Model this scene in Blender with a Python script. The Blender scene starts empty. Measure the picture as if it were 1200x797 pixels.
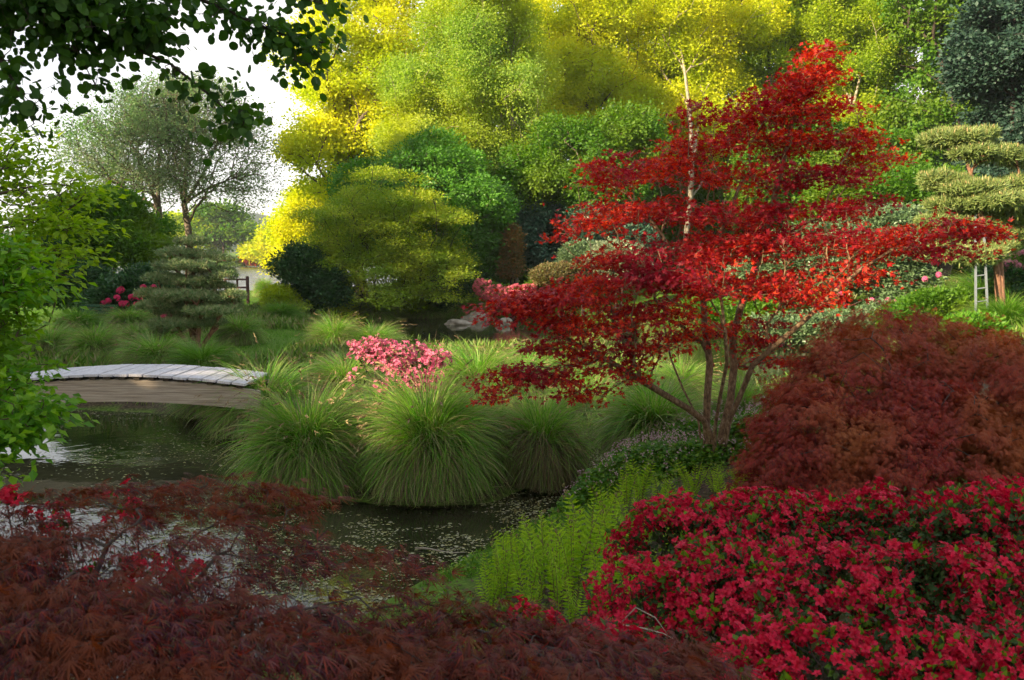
import bpy, math
import numpy as np
from mathutils import Matrix, Vector, Euler

# ------------------------------------------------------------------ camera, sky, sun, exposure
scn = bpy.context.scene
COL = scn.collection
PITCH = math.atan(98.5 / 1000.0)
cam_d = bpy.data.cameras.new('camera')
cam = bpy.data.objects.new('camera', cam_d)
COL.objects.link(cam)
cam.location = (0, 0, 3.0)
cam.rotation_euler = (math.pi / 2 - PITCH, 0, 0)
cam_d.lens = 30.0
cam_d.sensor_width = 36.0
cam_d.clip_start = 0.05
cam_d.clip_end = 4000
cam_d.dof.use_dof = True
cam_d.dof.focus_distance = 13.0
cam_d.dof.aperture_fstop = 6.5
scn.camera = cam

SUN_AZ = math.radians(231)      # clockwise from +Y
SUN_EL = math.radians(19)
world = bpy.data.worlds.new('World')
scn.world = world
world.use_nodes = True
wn, wl = world.node_tree.nodes, world.node_tree.links
wn.clear()
w_out = wn.new('ShaderNodeOutputWorld')
w_bg = wn.new('ShaderNodeBackground')
w_bg.inputs['Strength'].default_value = 0.08
sky = wn.new('ShaderNodeTexSky')
sky.sky_type = 'NISHITA'
sky.sun_disc = False
sky.sun_elevation = SUN_EL
sky.sun_rotation = SUN_AZ
sky.air_density = 1.0
sky.dust_density = 1.5
sky.ozone_density = 1.5
# a thin veil of evening cloud over most of the sky
w_tc = wn.new('ShaderNodeTexCoord')
w_map = wn.new('ShaderNodeMapping')
w_map.inputs['Scale'].default_value = (1.2, 1.2, 3.0)
w_noise = wn.new('ShaderNodeTexNoise')
w_noise.inputs['Scale'].default_value = 1.6
w_noise.inputs['Detail'].default_value = 6
w_noise.inputs['Roughness'].default_value = 0.55
w_ramp = wn.new('ShaderNodeValToRGB')
w_ramp.color_ramp.elements[0].position = 0.30
w_ramp.color_ramp.elements[0].color = (0.35, 0.35, 0.35, 1)
w_ramp.color_ramp.elements[1].position = 0.62
w_ramp.color_ramp.elements[1].color = (1, 1, 1, 1)
w_mix = wn.new('ShaderNodeMix')
w_mix.data_type = 'RGBA'
w_sep = wn.new('ShaderNodeSeparateXYZ')
w_low = wn.new('ShaderNodeValToRGB')          # the veil is thicker and brighter low down
w_low.color_ramp.elements[0].position = 0.05
w_low.color_ramp.elements[0].color = (6.8, 6.6, 6.5, 1)
w_low.color_ramp.elements[1].position = 0.75
w_low.color_ramp.elements[1].color = (3.4, 3.7, 4.3, 1)
wl.new(w_tc.outputs['Generated'], w_sep.inputs['Vector'])
wl.new(w_sep.outputs['Z'], w_low.inputs['Fac'])
wl.new(w_low.outputs['Color'], w_mix.inputs['B'])
wl.new(w_tc.outputs['Generated'], w_map.inputs['Vector'])
wl.new(w_map.outputs['Vector'], w_noise.inputs['Vector'])
wl.new(w_noise.outputs['Fac'], w_ramp.inputs['Fac'])
wl.new(w_ramp.outputs['Color'], w_mix.inputs['Factor'])
wl.new(sky.outputs['Color'], w_mix.inputs['A'])
wl.new(w_mix.outputs['Result'], w_bg.inputs['Color'])
wl.new(w_bg.outputs['Background'], w_out.inputs['Surface'])

sun_d = bpy.data.lights.new('sun', 'SUN')
sun = bpy.data.objects.new('sun', sun_d)
COL.objects.link(sun)
sun_d.energy = 5.0
sun_d.angle = math.radians(0.6)
sun_d.color = (1.0, 0.80, 0.55)
SUN_DIR = Vector((math.sin(SUN_AZ) * math.cos(SUN_EL), math.cos(SUN_AZ) * math.cos(SUN_EL), math.sin(SUN_EL)))
sun.rotation_euler = SUN_DIR.to_track_quat('Z', 'Y').to_euler()

scn.view_settings.view_transform = 'Standard'
scn.view_settings.look = 'None'
scn.view_settings.exposure = 1.66
scn.view_settings.gamma = 1.0
cy = scn.cycles
cy.max_bounces = 6
cy.diffuse_bounces = 4
cy.glossy_bounces = 3
cy.transmission_bounces = 3
cy.transparent_max_bounces = 4
cy.volume_bounces = 0
cy.use_denoising = True
cy.denoiser = 'OPENIMAGEDENOISE'
cy.use_adaptive_sampling = True
cy.adaptive_threshold = 0.02
cy.sample_clamp_indirect = 6
cy.caustics_reflective = False
cy.caustics_refractive = False

# ------------------------------------------------------------------ small maths
rng = np.random.default_rng(7)
R_CAM = np.array(cam.rotation_euler.to_matrix())
CAM = np.array([0, 0, 3.0])


def P(u, v, d):
    """point seen at photo pixel (u, v), d metres in front along Y"""
    r = R_CAM @ np.array([(u - 600) / 1000.0, (398.5 - v) / 1000.0, -1.0])
    return CAM + r * (d / r[1])


def unit(a):
    return a / np.maximum(np.linalg.norm(a, axis=-1, keepdims=True), 1e-9)


def plan(pts):
    out = []
    for u, v in pts:
        r = R_CAM @ np.array([(u - 600) / 1000.0, (398.5 - v) / 1000.0, -1.0])
        t = -3.0 / r[2]
        out.append((CAM + r * t)[:2])
    return np.array(out)


def sdist(x, y, poly):
    """signed distance to a polygon, positive inside"""
    x = np.asarray(x, float); y = np.asarray(y, float)
    d = np.full(x.shape, 1e9)
    ins = np.zeros(x.shape, bool)
    n = len(poly)
    for i in range(n):
        ax, ay = poly[i]; bx, by = poly[(i + 1) % n]
        ex, ey = bx - ax, by - ay
        t = np.clip(((x - ax) * ex + (y - ay) * ey) / (ex * ex + ey * ey + 1e-12), 0, 1)
        d = np.minimum(d, np.hypot(x - ax - t * ex, y - ay - t * ey))
        if ay != by:
            c = ((ay > y) != (by > y)) & (x < ex * (y - ay) / ey + ax)
            ins ^= c
    return np.where(ins, d, -d)


# near bank with the red maple, swinging round the right-hand end of the pond
NEAR = np.vstack([plan([(-60, 840), (180, 815), (330, 770), (430, 722), (500, 684), (545, 660), (600, 630), (650, 602),
                        (690, 566), (712, 540), (735, 515), (800, 492), (880, 468), (960, 450), (1010, 425), (1000, 398),
                        (930, 385), (850, 379), (760, 374), (700, 371), (600, 369), (520, 368), (430, 371), (380, 374),
                        (350, 372), (362, 352), (352, 344)]),
                  [[-9, 120], [10, 160], [60, 200], [500, 260], [900, 100], [900, -300], [-20, -60], [-14, 0]]])
# island of tussocks that runs on as the lawn on the left
ISLE = np.vstack([plan([(-420, 462), (-100, 472), (60, 478), (190, 484), (300, 494), (292, 530), (300, 568), (345, 584),
                        (420, 588), (505, 592), (575, 588), (620, 570), (672, 560), (690, 535), (690, 500), (740, 474),
                        (800, 452), (800, 430), (720, 414), (640, 408), (560, 412), (480, 408), (420, 398), (386, 388),
                        (378, 376), (352, 366), (350, 347), (300, 343)]),
                  [[-20, 68], [-45, 62], [-90, 60], [-200, 60], [-200, 10]]])
FAR = np.array([[-900, 235], [-140, 240], [-95, 246], [-60, 240], [-30, 232], [-10, 190], [40, 170], [900, 200], [900, 1900], [-900, 1900]])


def gz(x, y):
    x = np.asarray(x, float); y = np.asarray(y, float)
    a = sdist(x, y, NEAR)
    near_w = np.clip((22 - y) / 10, 0, 1)
    right_w = np.clip((x - 5) / 8, 0, 1)
    zm = 0.55 + 1.1 * np.maximum(near_w, right_w)
    za = np.where(a > 0, 0.05 + zm * (1 - np.exp(-a / 4.2)), np.maximum(a * 0.35, -0.8))
    b = sdist(x, y, ISLE)
    zb = np.where(b > 0, 0.05 + 0.42 * (1 - np.exp(-b / 1.6)), np.maximum(b * 0.35, -0.8))
    c = sdist(x, y, FAR)
    zc = np.where(c > 0, 0.1 + 1.2 * (1 - np.exp(-c / 10)) + np.maximum(c - 60, 0) * 0.02, np.maximum(c * 0.2, -0.8))
    z = np.maximum(np.maximum(za, zb), zc)
    bump = 0.03 * np.sin(x * 1.3 + 1) * np.cos(y * 1.1) + 0.02 * np.sin(x * 3.1 + y * 2.3)
    return z + np.where(z > 0.06, bump, 0)


def G(u, v, off=0.0):
    """where the ray through photo pixel (u, v) meets the ground"""
    r = R_CAM @ np.array([(u - 600) / 1000.0, (398.5 - v) / 1000.0, -1.0])
    t = np.linspace(2.0, 140, 4000)
    p = CAM[None] + r[None] * t[:, None]
    g = np.maximum(gz(p[:, 0], p[:, 1]), 0) + off
    k = np.nonzero(p[:, 2] < g)[0]
    k = k[0] if len(k) else -1
    q = p[k].copy(); q[2] = max(float(gz(q[0], q[1])), 0.0)
    return q


# ------------------------------------------------------------------ mesh helpers
def tag(o, label=None, cat=None, group=None, kind=None):
    if label: o['label'] = label
    if cat: o['category'] = cat
    if group: o['group'] = group
    if kind: o['kind'] = kind
    return o


def make_mesh(name, V, tris=None, quads=None, mat=None, smooth=False, attr=None):
    me = bpy.data.meshes.new(name)
    V = np.ascontiguousarray(V, dtype=np.float32)
    nt = 0 if tris is None else len(tris)
    nq = 0 if quads is None else len(quads)
    me.vertices.add(len(V))
    me.vertices.foreach_set('co', V.ravel())
    idx = []
    if nt: idx.append(np.asarray(tris, np.int32).ravel())
    if nq: idx.append(np.asarray(quads, np.int32).ravel())
    idx = np.concatenate(idx)
    me.loops.add(len(idx))
    me.loops.foreach_set('vertex_index', idx)
    me.polygons.add(nt + nq)
    st = np.concatenate([np.arange(nt) * 3, nt * 3 + np.arange(nq) * 4]).astype(np.int32)
    me.polygons.foreach_set('loop_start', st)
    me.polygons.foreach_set('use_smooth', np.full(nt + nq, smooth, dtype=bool))
    if attr is not None:
        a = me.attributes.new('t', 'FLOAT', 'POINT')
        a.data.foreach_set('value', np.ascontiguousarray(attr, dtype=np.float32))
    me.update(calc_edges=True)
    if mat: me.materials.append(mat)
    return me


def obj(name, me, parent=None, loc=None):
    o = bpy.data.objects.new(name, me)
    COL.objects.link(o)
    if parent: o.parent = parent
    if loc is not None: o.location = loc
    return o


def empty(name, loc=(0, 0, 0), rz=0.0, **kw):
    o = bpy.data.objects.new(name, None)
    o.empty_display_size = 0.2
    COL.objects.link(o)
    o.location = loc
    o.rotation_euler = (0, 0, rz)
    tag(o, **kw)
    return o


def copy_tree(root, loc, rz, s, label, group=None, cat=None):
    c = root.copy(); COL.objects.link(c)
    c.location = loc; c.rotation_euler = (0, 0, rz); c.scale = s
    c['label'] = label
    if group: c['group'] = group
    if cat: c['category'] = cat
    for ch in list(root.children):
        d = ch.copy(); COL.objects.link(d); d.parent = c
        for g in list(ch.children):
            e = g.copy(); COL.objects.link(e); e.parent = d
    return c


class Geo:
    """collects vertices and faces into one mesh"""
    def __init__(self):
        self.V, self.T, self.Q, self.A, self.n = [], [], [], [], 0

    def add(self, V, T=None, Q=None, A=None):
        V = np.asarray(V, np.float32).reshape(-1, 3)
        self.V.append(V)
        if T is not None and len(T): self.T.append(np.asarray(T, np.int64) + self.n)
        if Q is not None and len(Q): self.Q.append(np.asarray(Q, np.int64) + self.n)
        self.A.append(np.zeros(len(V)) if A is None else np.asarray(A).ravel())
        self.n += len(V)

    def build(self, name, mat, parent=None, smooth=False, attr=False, loc=None):
        V = np.concatenate(self.V)
        T = np.concatenate(self.T) if self.T else None
        Q = np.concatenate(self.Q) if self.Q else None
        me = make_mesh(name, V, T, Q, mat, smooth, np.concatenate(self.A) if attr else None)
        return obj(name, me, parent, loc)

    def box(self, c, s, rz=0.0, M=None):
        c = np.asarray(c, float); s = np.asarray(s, float) / 2
        v = np.array([[i, j, k] for i in (-1, 1) for j in (-1, 1) for k in (-1, 1)]) * s
        if M is not None: v = v @ np.asarray(M).T
        elif rz:
            ca, sa = math.cos(rz), math.sin(rz)
            v = v @ np.array([[ca, sa, 0], [-sa, ca, 0], [0, 0, 1]])
        self.add(v + c, Q=[[0, 1, 3, 2], [4, 6, 7, 5], [0, 4, 5, 1], [2, 3, 7, 6], [0, 2, 6, 4], [1, 5, 7, 3]])

    def tube(self, pts, rad, k=8):
        pts = np.asarray(pts, float); n = len(pts)
        rad = np.broadcast_to(np.asarray(rad, float), (n,))
        tan = unit(np.gradient(pts, axis=0))
        ref = np.array([0.31, 0.52, 0.79]) if abs(tan[0] @ np.array([0.31, 0.52, 0.79])) < 0.9 else np.array([1.0, 0, 0])
        a = unit(np.cross(tan, ref)); b = np.cross(tan, a)
        th = np.arange(k) / k * 2 * math.pi
        V = pts[:, None] + rad[:, None, None] * (a[:, None] * np.cos(th)[None, :, None] + b[:, None] * np.sin(th)[None, :, None])
        Q = []
        for i in range(n - 1):
            for j in range(k):
                Q.append([i * k + j, i * k + (j + 1) % k, (i + 1) * k + (j + 1) % k, (i + 1) * k + j])
        V = V.reshape(-1, 3)
        V = np.vstack([V, pts[:1], pts[-1:]])
        T = [[(j + 1) % k, j, n * k] for j in range(k)] + [[(n - 1) * k + j, (n - 1) * k + (j + 1) % k, n * k + 1] for j in range(k)]
        self.add(V, T, Q)


def frames(tip, nrm):
    y = unit(tip)
    z = unit(nrm - (nrm * y).sum(-1, keepdims=True) * y)
    x = np.cross(y, z)
    return np.stack([x, y, z], axis=-1)


def scatter(tmpl, pos, tip, nrm, size, jit=0.0):
    """one copy of the little leaf mesh per position; returns vertices, triangles"""
    TV, TT = tmpl
    F = frames(tip, nrm)
    size = np.broadcast_to(np.asarray(size, float), (len(pos),))
    base = TV[None] * size[:, None, None]
    if jit:
        base = base * (1 + rng.normal(0, jit, (len(pos), 1, 3)))
    V = np.einsum('nij,nkj->nki', F, base) + pos[:, None]
    T = TT[None] + (np.arange(len(pos)) * len(TV))[:, None, None]
    return V.reshape(-1, 3), T.reshape(-1, 3)


def tpl(V, T):
    return np.array(V, float), np.array(T, int)


def strip_tpl(specs):
    """specs: list of lobes = (angle, length, width, droop, start) each a bent pointed strip, 4 triangles"""
    V, T = [], []
    for ang, L, W, dr, s0 in specs:
        d = np.array([math.sin(ang), math.cos(ang), 0]); p = np.array([math.cos(ang), -math.sin(ang), 0])
        b = len(V)
        V += [d * s0 + p * W * .35, d * s0 - p * W * .35,
              d * (s0 + (L - s0) * .5) + p * W * .5 + np.array([0, 0, -dr * .3 * L]),
              d * (s0 + (L - s0) * .5) - p * W * .5 + np.array([0, 0, -dr * .3 * L]),
              d * L + np.array([0, 0, -dr * L])]
        T += [[b, b + 2, b + 1], [b + 1, b + 2, b + 3], [b + 3, b + 2, b + 4]]
    return np.array(V), np.array(T)


# simple pointed leaf folded along its midrib, unit length
LEAF = tpl([[0, 0, 0], [-.30, .42, .08], [0, 1, -.06], [.30, .42, .08], [0, .45, -.02]],
           [[0, 4, 1], [1, 4, 2], [0, 3, 4], [3, 2, 4]])
CHIP = tpl([[0, 0, 0], [-.36, .5, .07], [0, 1, 0], [.36, .5, .07]], [[0, 2, 1], [0, 3, 2]])
NEEDLE = tpl([[-.09, 0, 0], [.09, 0, 0], [0, 1, .06]], [[0, 1, 2]])
a8 = np.linspace(-2.7, 2.7, 9)
ROUND = tpl([[0, 0, 0]] + [[.48 * math.sin(a), .5 + .5 * -math.cos(math.pi - a) * 1.0, .06 * abs(math.sin(a))] for a in a8],
            [[0, i + 2, i + 1] for i in range(8)])
PALM = strip_tpl([(0, 1, .30, .12, .05), (-.75, .86, .27, .12, .05), (.75, .86, .27, .12, .05), (-1.55, .55, .2, .1, .05), (1.55, .55, .2, .1, .05)])
THREAD = strip_tpl([(0, 1, .075, .35, .02), (-.38, .92, .07, .4, .02), (.38, .92, .07, .4, .02), (-.8, .75, .06, .45, .02),
                    (.8, .75, .06, .45, .02), (-1.3, .5, .05, .5, .02), (1.3, .5, .05, .5, .02)])
# azalea flower: five broad petals flaring from a short tube
_fv, _ft = [], []
for k in range(5):
    a = k * 2 * math.pi / 5
    d = np.array([math.sin(a), math.cos(a), 0]); p = np.array([math.cos(a), -math.sin(a), 0]); z = np.array([0, 0, 1.0])
    b = len(_fv)
    _fv += [d * .05, d * .30 + p * .24 + z * .30, d * .30 - p * .24 + z * .30, d * .62 + p * .22 + z * .34, d * .62 - p * .22 + z * .34, d * .80 + z * .22, d * .40 + z * .24]
    _ft += [[b, b + 1, b + 6], [b, b + 6, b + 2], [b + 1, b + 3, b + 6], [b + 2, b + 6, b + 4], [b + 3, b + 5, b + 6], [b + 6, b + 5, b + 4]]
for k in range(3):
    a = k * 2.1
    b = len(_fv)
    _fv += [[.02 * math.sin(a + 1), .02 * math.cos(a + 1), .1], [-.02 * math.sin(a + 1), -.02 * math.cos(a + 1), .1], [.25 * math.sin(a), .25 * math.cos(a), .62]]
    _ft += [[b, b + 1, b + 2]]
FLOWER = (np.array([np.array(v, float) for v in _fv]), np.array(_ft))
BUD = tpl([[0, 0, 0], [.16, 0, .5], [-.08, .14, .5], [-.08, -.14, .5], [0, 0, 1]], [[0, 1, 2], [0, 2, 3], [0, 3, 1], [4, 2, 1], [4, 3, 2], [4, 1, 3]])


# ------------------------------------------------------------------ materials
def new_mat(name):
    m = bpy.data.materials.new(name)
    m.use_nodes = True
    m.node_tree.nodes.clear()
    return m, m.node_tree.nodes, m.node_tree.links


def ramp(n, cols, pos=None):
    r = n.new('ShaderNodeValToRGB')
    els = r.color_ramp.elements
    pos = pos or [i / max(len(cols) - 1, 1) for i in range(len(cols))]
    while len(els) < len(cols): els.new(0.5)
    for e, c, p in zip(els, cols, pos):
        e.position = p; e.color = (*c, 1)
    return r


def mixrgb(n, l, a, b, f, mode='MIX'):
    m = n.new('ShaderNodeMix'); m.data_type = 'RGBA'; m.blend_type = mode
    for s, v in (('A', a), ('B', b), ('Factor', f)):
        i = m.inputs[s]
        if s == 'Factor': i = [x for x in m.inputs if x.name == 'Factor' and x.type == 'VALUE'][0]
        else: i = [x for x in m.inputs if x.name == s and x.type == 'RGBA'][0]
        if isinstance(v, (int, float)): i.default_value = v
        elif isinstance(v, tuple): i.default_value = (*v, 1)
        else: l.new(v, i)
    return [x for x in m.outputs if x.type == 'RGBA'][0]


def leaf_mat(name, cols, trans=0.4, tint=None, tint_scale=0.6, rough=0.5, spec=0.3, tboost=1.5, tips=None, tip_pos=(0.35, 0.95), val=1.0):
    """leaf surface: colour drawn per leaf from cols, drifting slowly towards tint through the plant;
    tips = colour of dry ends, along the blade"""
    m, n, l = new_mat(name)
    geo = n.new('ShaderNodeNewGeometry')
    cols = [tuple(c * val for c in x) for x in cols]
    r = ramp(n, cols)
    l.new(geo.outputs['Random Per Island'], r.inputs['Fac'])
    c = r.outputs['Color']
    if tint:
        tc = n.new('ShaderNodeTexCoord')
        no = n.new('ShaderNodeTexNoise'); no.inputs['Scale'].default_value = tint_scale; no.inputs['Detail'].default_value = 2
        l.new(tc.outputs['Object'], no.inputs['Vector'])
        rr = ramp(n, [(0, 0, 0), (1, 1, 1)], [0.42, 0.62])
        l.new(no.outputs['Fac'], rr.inputs['Fac'])
        c = mixrgb(n, l, c, tuple(x * val for x in tint), rr.outputs['Color'])
    if tips:
        at = n.new('ShaderNodeAttribute'); at.attribute_name = 't'
        rr = ramp(n, [(0, 0, 0), (1, 1, 1)], list(tip_pos))
        l.new(at.outputs['Fac'], rr.inputs['Fac'])
        c = mixrgb(n, l, c, tips, rr.outputs['Color'])
    bs = n.new('ShaderNodeBsdfPrincipled')
    bs.inputs['Roughness'].default_value = rough
    bs.inputs['Specular IOR Level'].default_value = spec
    l.new(c, bs.inputs['Base Color'])
    out = n.new('ShaderNodeOutputMaterial')
    if trans > 0:
        tr = n.new('ShaderNodeBsdfTranslucent')
        hs = n.new('ShaderNodeHueSaturation'); hs.inputs['Value'].default_value = tboost; hs.inputs['Saturation'].default_value = 1.1
        l.new(c, hs.inputs['Color']); l.new(hs.outputs['Color'], tr.inputs['Color'])
        ms = n.new('ShaderNodeMixShader'); ms.inputs['Fac'].default_value = trans
        l.new(bs.outputs['BSDF'], ms.inputs[1]); l.new(tr.outputs['BSDF'], ms.inputs[2])
        l.new(ms.outputs['Shader'], out.inputs['Surface'])
    else:
        l.new(bs.outputs['BSDF'], out.inputs['Surface'])
    return m


def haze_box():
    m, n, l = new_mat('evening_haze')
    v = n.new('ShaderNodeVolumePrincipled')
    v.inputs['Color'].default_value = (.93, .95, 1, 1)
    v.inputs['Density'].default_value = HAZE
    v.inputs['Anisotropy'].default_value = .2
    o = n.new('ShaderNodeOutputMaterial'); l.new(v.outputs['Volume'], o.inputs['Volume'])
    x0, x1, y0, y1, z0, z1 = -1600, 1600, -320, 2000, -3, 110
    V = [[x, y, z] for x in (x0, x1) for y in (y0, y1) for z in (z0, z1)]
    me = make_mesh('haze', V, None, [[0, 1, 3, 2], [4, 6, 7, 5], [0, 4, 5, 1], [2, 3, 7, 6], [0, 2, 6, 4], [1, 5, 7, 3]], m)
    tag(obj('haze', me), label='thin evening haze over the lake and the far shore', cat='haze', kind='stuff')


HAZE = 0.00022


def surf_mat(name, cols, scale=6, rough=0.8, bump=0.3, stretch=(1, 1, 1), spec=0.3, detail=6, pos=None):
    m, n, l = new_mat(name)
    tc = n.new('ShaderNodeTexCoord'); mp = n.new('ShaderNodeMapping'); mp.inputs['Scale'].default_value = stretch
    no = n.new('ShaderNodeTexNoise'); no.inputs['Scale'].default_value = scale; no.inputs['Detail'].default_value = detail; no.inputs['Roughness'].default_value = .65
    l.new(tc.outputs['Object'], mp.inputs['Vector']); l.new(mp.outputs['Vector'], no.inputs['Vector'])
    r = ramp(n, cols, pos or [0.3 + 0.4 * i / max(len(cols) - 1, 1) for i in range(len(cols))])
    l.new(no.outputs['Fac'], r.inputs['Fac'])
    bs = n.new('ShaderNodeBsdfPrincipled'); bs.inputs['Roughness'].default_value = rough; bs.inputs['Specular IOR Level'].default_value = spec
    l.new(r.outputs['Color'], bs.inputs['Base Color'])
    b = n.new('ShaderNodeBump'); b.inputs['Strength'].default_value = bump; b.inputs['Distance'].default_value = 0.03
    l.new(no.outputs['Fac'], b.inputs['Height']); l.new(b.outputs['Normal'], bs.inputs['Normal'])
    out = n.new('ShaderNodeOutputMaterial'); l.new(bs.outputs['BSDF'], out.inputs['Surface'])
    return m


M_BARK = surf_mat('bark_grey_brown', [(.035, .025, .018), (.12, .09, .06), (.2, .16, .11)], 14, stretch=(1, 1, .25), bump=.6)
M_BARK_PALE = surf_mat('bark_pale', [(.14, .11, .07), (.3, .25, .18), (.42, .38, .3)], 12, stretch=(1, 1, .3), bump=.5)
M_BARK_MAPLE = surf_mat('bark_red_maple', [(.07, .04, .02), (.22, .14, .07), (.38, .30, .19)], 30, stretch=(1, 1, .5), bump=.5, pos=[.35, .55, .72])
M_BARK_PINE = surf_mat('bark_pine', [(.07, .035, .02), (.2, .1, .055), (.3, .17, .1)], 16, stretch=(1, 1, .4), bump=.6)
M_BARK_DARK = surf_mat('bark_dark', [(.015, .012, .01), (.05, .035, .025), (.08, .06, .05)], 25, stretch=(1, 1, .4), bump=.4)


# ------------------------------------------------------------------ branching
def grow(stems, targets, alpha=0.45, step=0.5, up=0.35, droop=0.0, r_tip=0.006, expo=2.3, curv=0.4, wob=0.06):
    """stems: list of polylines (first point of each a root). Joins every target to the nearest good point of the skeleton."""
    N, par, plen, fixed = [], [], [], []
    for st in stems:
        prev = -1
        for i, p in enumerate(st):
            p = np.array(p, float)
            if i == 0 and N:                    # a limb that springs from a node of an earlier stem
                dd = [np.linalg.norm(p - q) for q in N]
                if min(dd) < 1e-3: prev = int(np.argmin(dd)); continue
            N.append(p); par.append(prev)
            plen.append(0 if prev < 0 else plen[prev] + np.linalg.norm(p - N[prev]))
            prev = len(N) - 1
    N = list(N)
    cap = len(N) + len(targets) * 40
    A = np.zeros((cap, 3)); A[:len(N)] = N
    L = np.zeros(cap); L[:len(N)] = plen
    par = list(par); n = len(N)
    root_idx = [i for i in range(n) if par[i] < 0]
    ok = np.zeros(cap, bool); ok[:n] = True
    for i in root_idx: ok[i] = False
    T = np.asarray(targets, float)
    d0 = np.min(np.linalg.norm(T[:, None] - A[None, :n], axis=2), axis=1)
    for ti in np.argsort(d0):
        p = T[ti]
        v = p[None] - A[:n]
        d = np.sqrt((v * v).sum(1))
        cost = d + alpha * L[:n] + np.where(v[:, 2] < 0, -v[:, 2] * 0.6, 0) + np.where(ok[:n], 0, 3.0)
        b = int(np.argmin(cost)); dist = d[b]
        if dist < 1e-4: continue
        pd = unit(A[b] - A[par[b]]) if par[b] >= 0 else np.array([0, 0, 1.0])
        dr = unit(pd * 0.5 + unit(p - A[b]) * 0.6 + np.array([0, 0, up]))
        c = A[b] + dr * dist * curv
        k = max(1, int(math.ceil(dist / step)))
        k = min(k, 30)
        prev = b
        for j in range(1, k + 1):
            s = j / k
            q = (1 - s) ** 2 * A[b] + 2 * s * (1 - s) * c + s * s * p
            if j < k: q = q + rng.normal(0, wob * dist / k, 3) + np.array([0, 0, -droop * dist * s * (1 - s)])
            if n >= cap: break
            A[n] = q; L[n] = L[prev] + np.linalg.norm(q - A[prev]); par.append(prev); ok[n] = True
            prev = n; n += 1
    A = A[:n]; par = np.array(par)
    cnt = np.zeros(n)
    kids = np.zeros(n, int)
    for i in range(n):
        if par[i] >= 0: kids[par[i]] += 1
    cnt[kids == 0] = 1
    main = np.full(n, -1)
    for i in range(n - 1, -1, -1):
        q = par[i]
        if q >= 0:
            cnt[q] += cnt[i]
            if main[q] < 0 or cnt[i] > cnt[main[q]]: main[q] = i
    rad = r_tip * cnt ** (1 / expo)
    return A, par, main, rad


def branches_geo(g, sk, k=6, rmin=0.0, base_flare=1.0):
    A, par, main, rad = sk
    n = len(A)
    child = np.nonzero(par >= 0)[0]
    child = child[rad[child] >= rmin]
    pa = par[child]
    seg = unit(A[child] - A[pa])
    tan = np.zeros((n, 3)); tan[child] = seg
    for i in np.nonzero(par < 0)[0]:
        if main[i] >= 0: tan[i] = unit(A[main[i]] - A[i])
    mi = main[child]
    has = mi >= 0
    t2 = tan[child].copy()
    t2[has] = unit(t2[has] + unit(A[mi[has]] - A[child[has]]))
    tan2 = tan.copy(); tan2[child] = t2
    rr = rad.copy()
    if base_flare != 1.0:
        for i in np.nonzero(par < 0)[0]: rr[i] *= base_flare
    ref = unit(np.array([0.83, 0.21, 0.15]))
    th = np.arange(k) / k * 2 * math.pi

    def ring(pos, t, r):
        a = np.cross(t, ref); bad = np.linalg.norm(a, axis=1) < 0.15
        a[bad] = np.cross(t[bad], np.array([0.1, 1.0, 0.2]))
        a = unit(a); b = np.cross(t, a)
        return pos[:, None] + r[:, None, None] * (a[:, None] * np.cos(th)[None, :, None] + b[:, None] * np.sin(th)[None, :, None])
    # rings shared along the main chain, separate start rings for side shoots
    ring_n = ring(A, tan2, rr)
    is_main = main[pa] == child
    side = child[~is_main]
    ring_s = ring(A[par[side]], tan[side], np.minimum(rr[side] * 1.25, rr[par[side]]))
    V = np.concatenate([ring_n.reshape(-1, 3), ring_s.reshape(-1, 3)])
    start = np.empty(len(child), int)
    start[is_main] = pa[is_main] * k
    start[~is_main] = n * k + np.arange(len(side)) * k
    end = child * k
    j = np.arange(k); j2 = (j + 1) % k
    Q = np.stack([start[:, None] + j, start[:, None] + j2, end[:, None] + j2, end[:, None] + j], axis=-1).reshape(-1, 4)
    g.add(V, Q=Q)


def in_blobs(blobs, n, shell=0.55, gaps=0.0, gscale=1.0, low=-0.75, seed=0):
    """random points in a set of ellipsoids, more of them near the outside"""
    w = np.array([(b[1][0] * b[1][1] * b[1][2]) ** (2 / 3.) for b in blobs]); w /= w.sum()
    out = []
    while sum(len(o) for o in out) < n:
        m = n * 2
        k = rng.choice(len(blobs), m, p=w)
        C = np.array([b[0] for b in blobs])[k]; Rr = np.array([b[1] for b in blobs])[k]
        d = unit(rng.normal(size=(m, 3)))
        d = d[(d[:, 2] > low)]; C = C[:len(d)]; Rr = Rr[:len(d)]
        r = shell + (1 - shell) * rng.random(len(d)) ** 0.7
        p = C + d * Rr * r[:, None]
        if gaps > 0:
            s = p / gscale
            f = np.sin(s[:, 0] * 1.7 + 1.3 * np.sin(s[:, 1] * 1.1)) + np.sin(s[:, 1] * 1.9 + seed + 1.1 * np.sin(s[:, 2] * 1.3)) + np.sin(s[:, 2] * 2.3 + 1.2 * np.sin(s[:, 0] * 0.9 + seed))
            p = p[f > -1.5 + gaps * 1.5]
        out.append(p)
    return np.concatenate(out)[:n]


def crown_blobs(c, r, k, f=0.38, flat=0.6, low=-0.5):
    c = np.array(c, float); r = np.array(r, float)
    B = []
    for _ in range(k):
        d = unit(rng.normal(size=3))
        while d[2] < low: d = unit(rng.normal(size=3))
        q = c + d * r * (0.45 + 0.4 * rng.random())
        s = f * (0.7 + 0.6 * rng.random())
        B.append((q, np.array([r[0] * s, r[1] * s, r[2] * s * flat])))
    return B


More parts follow.
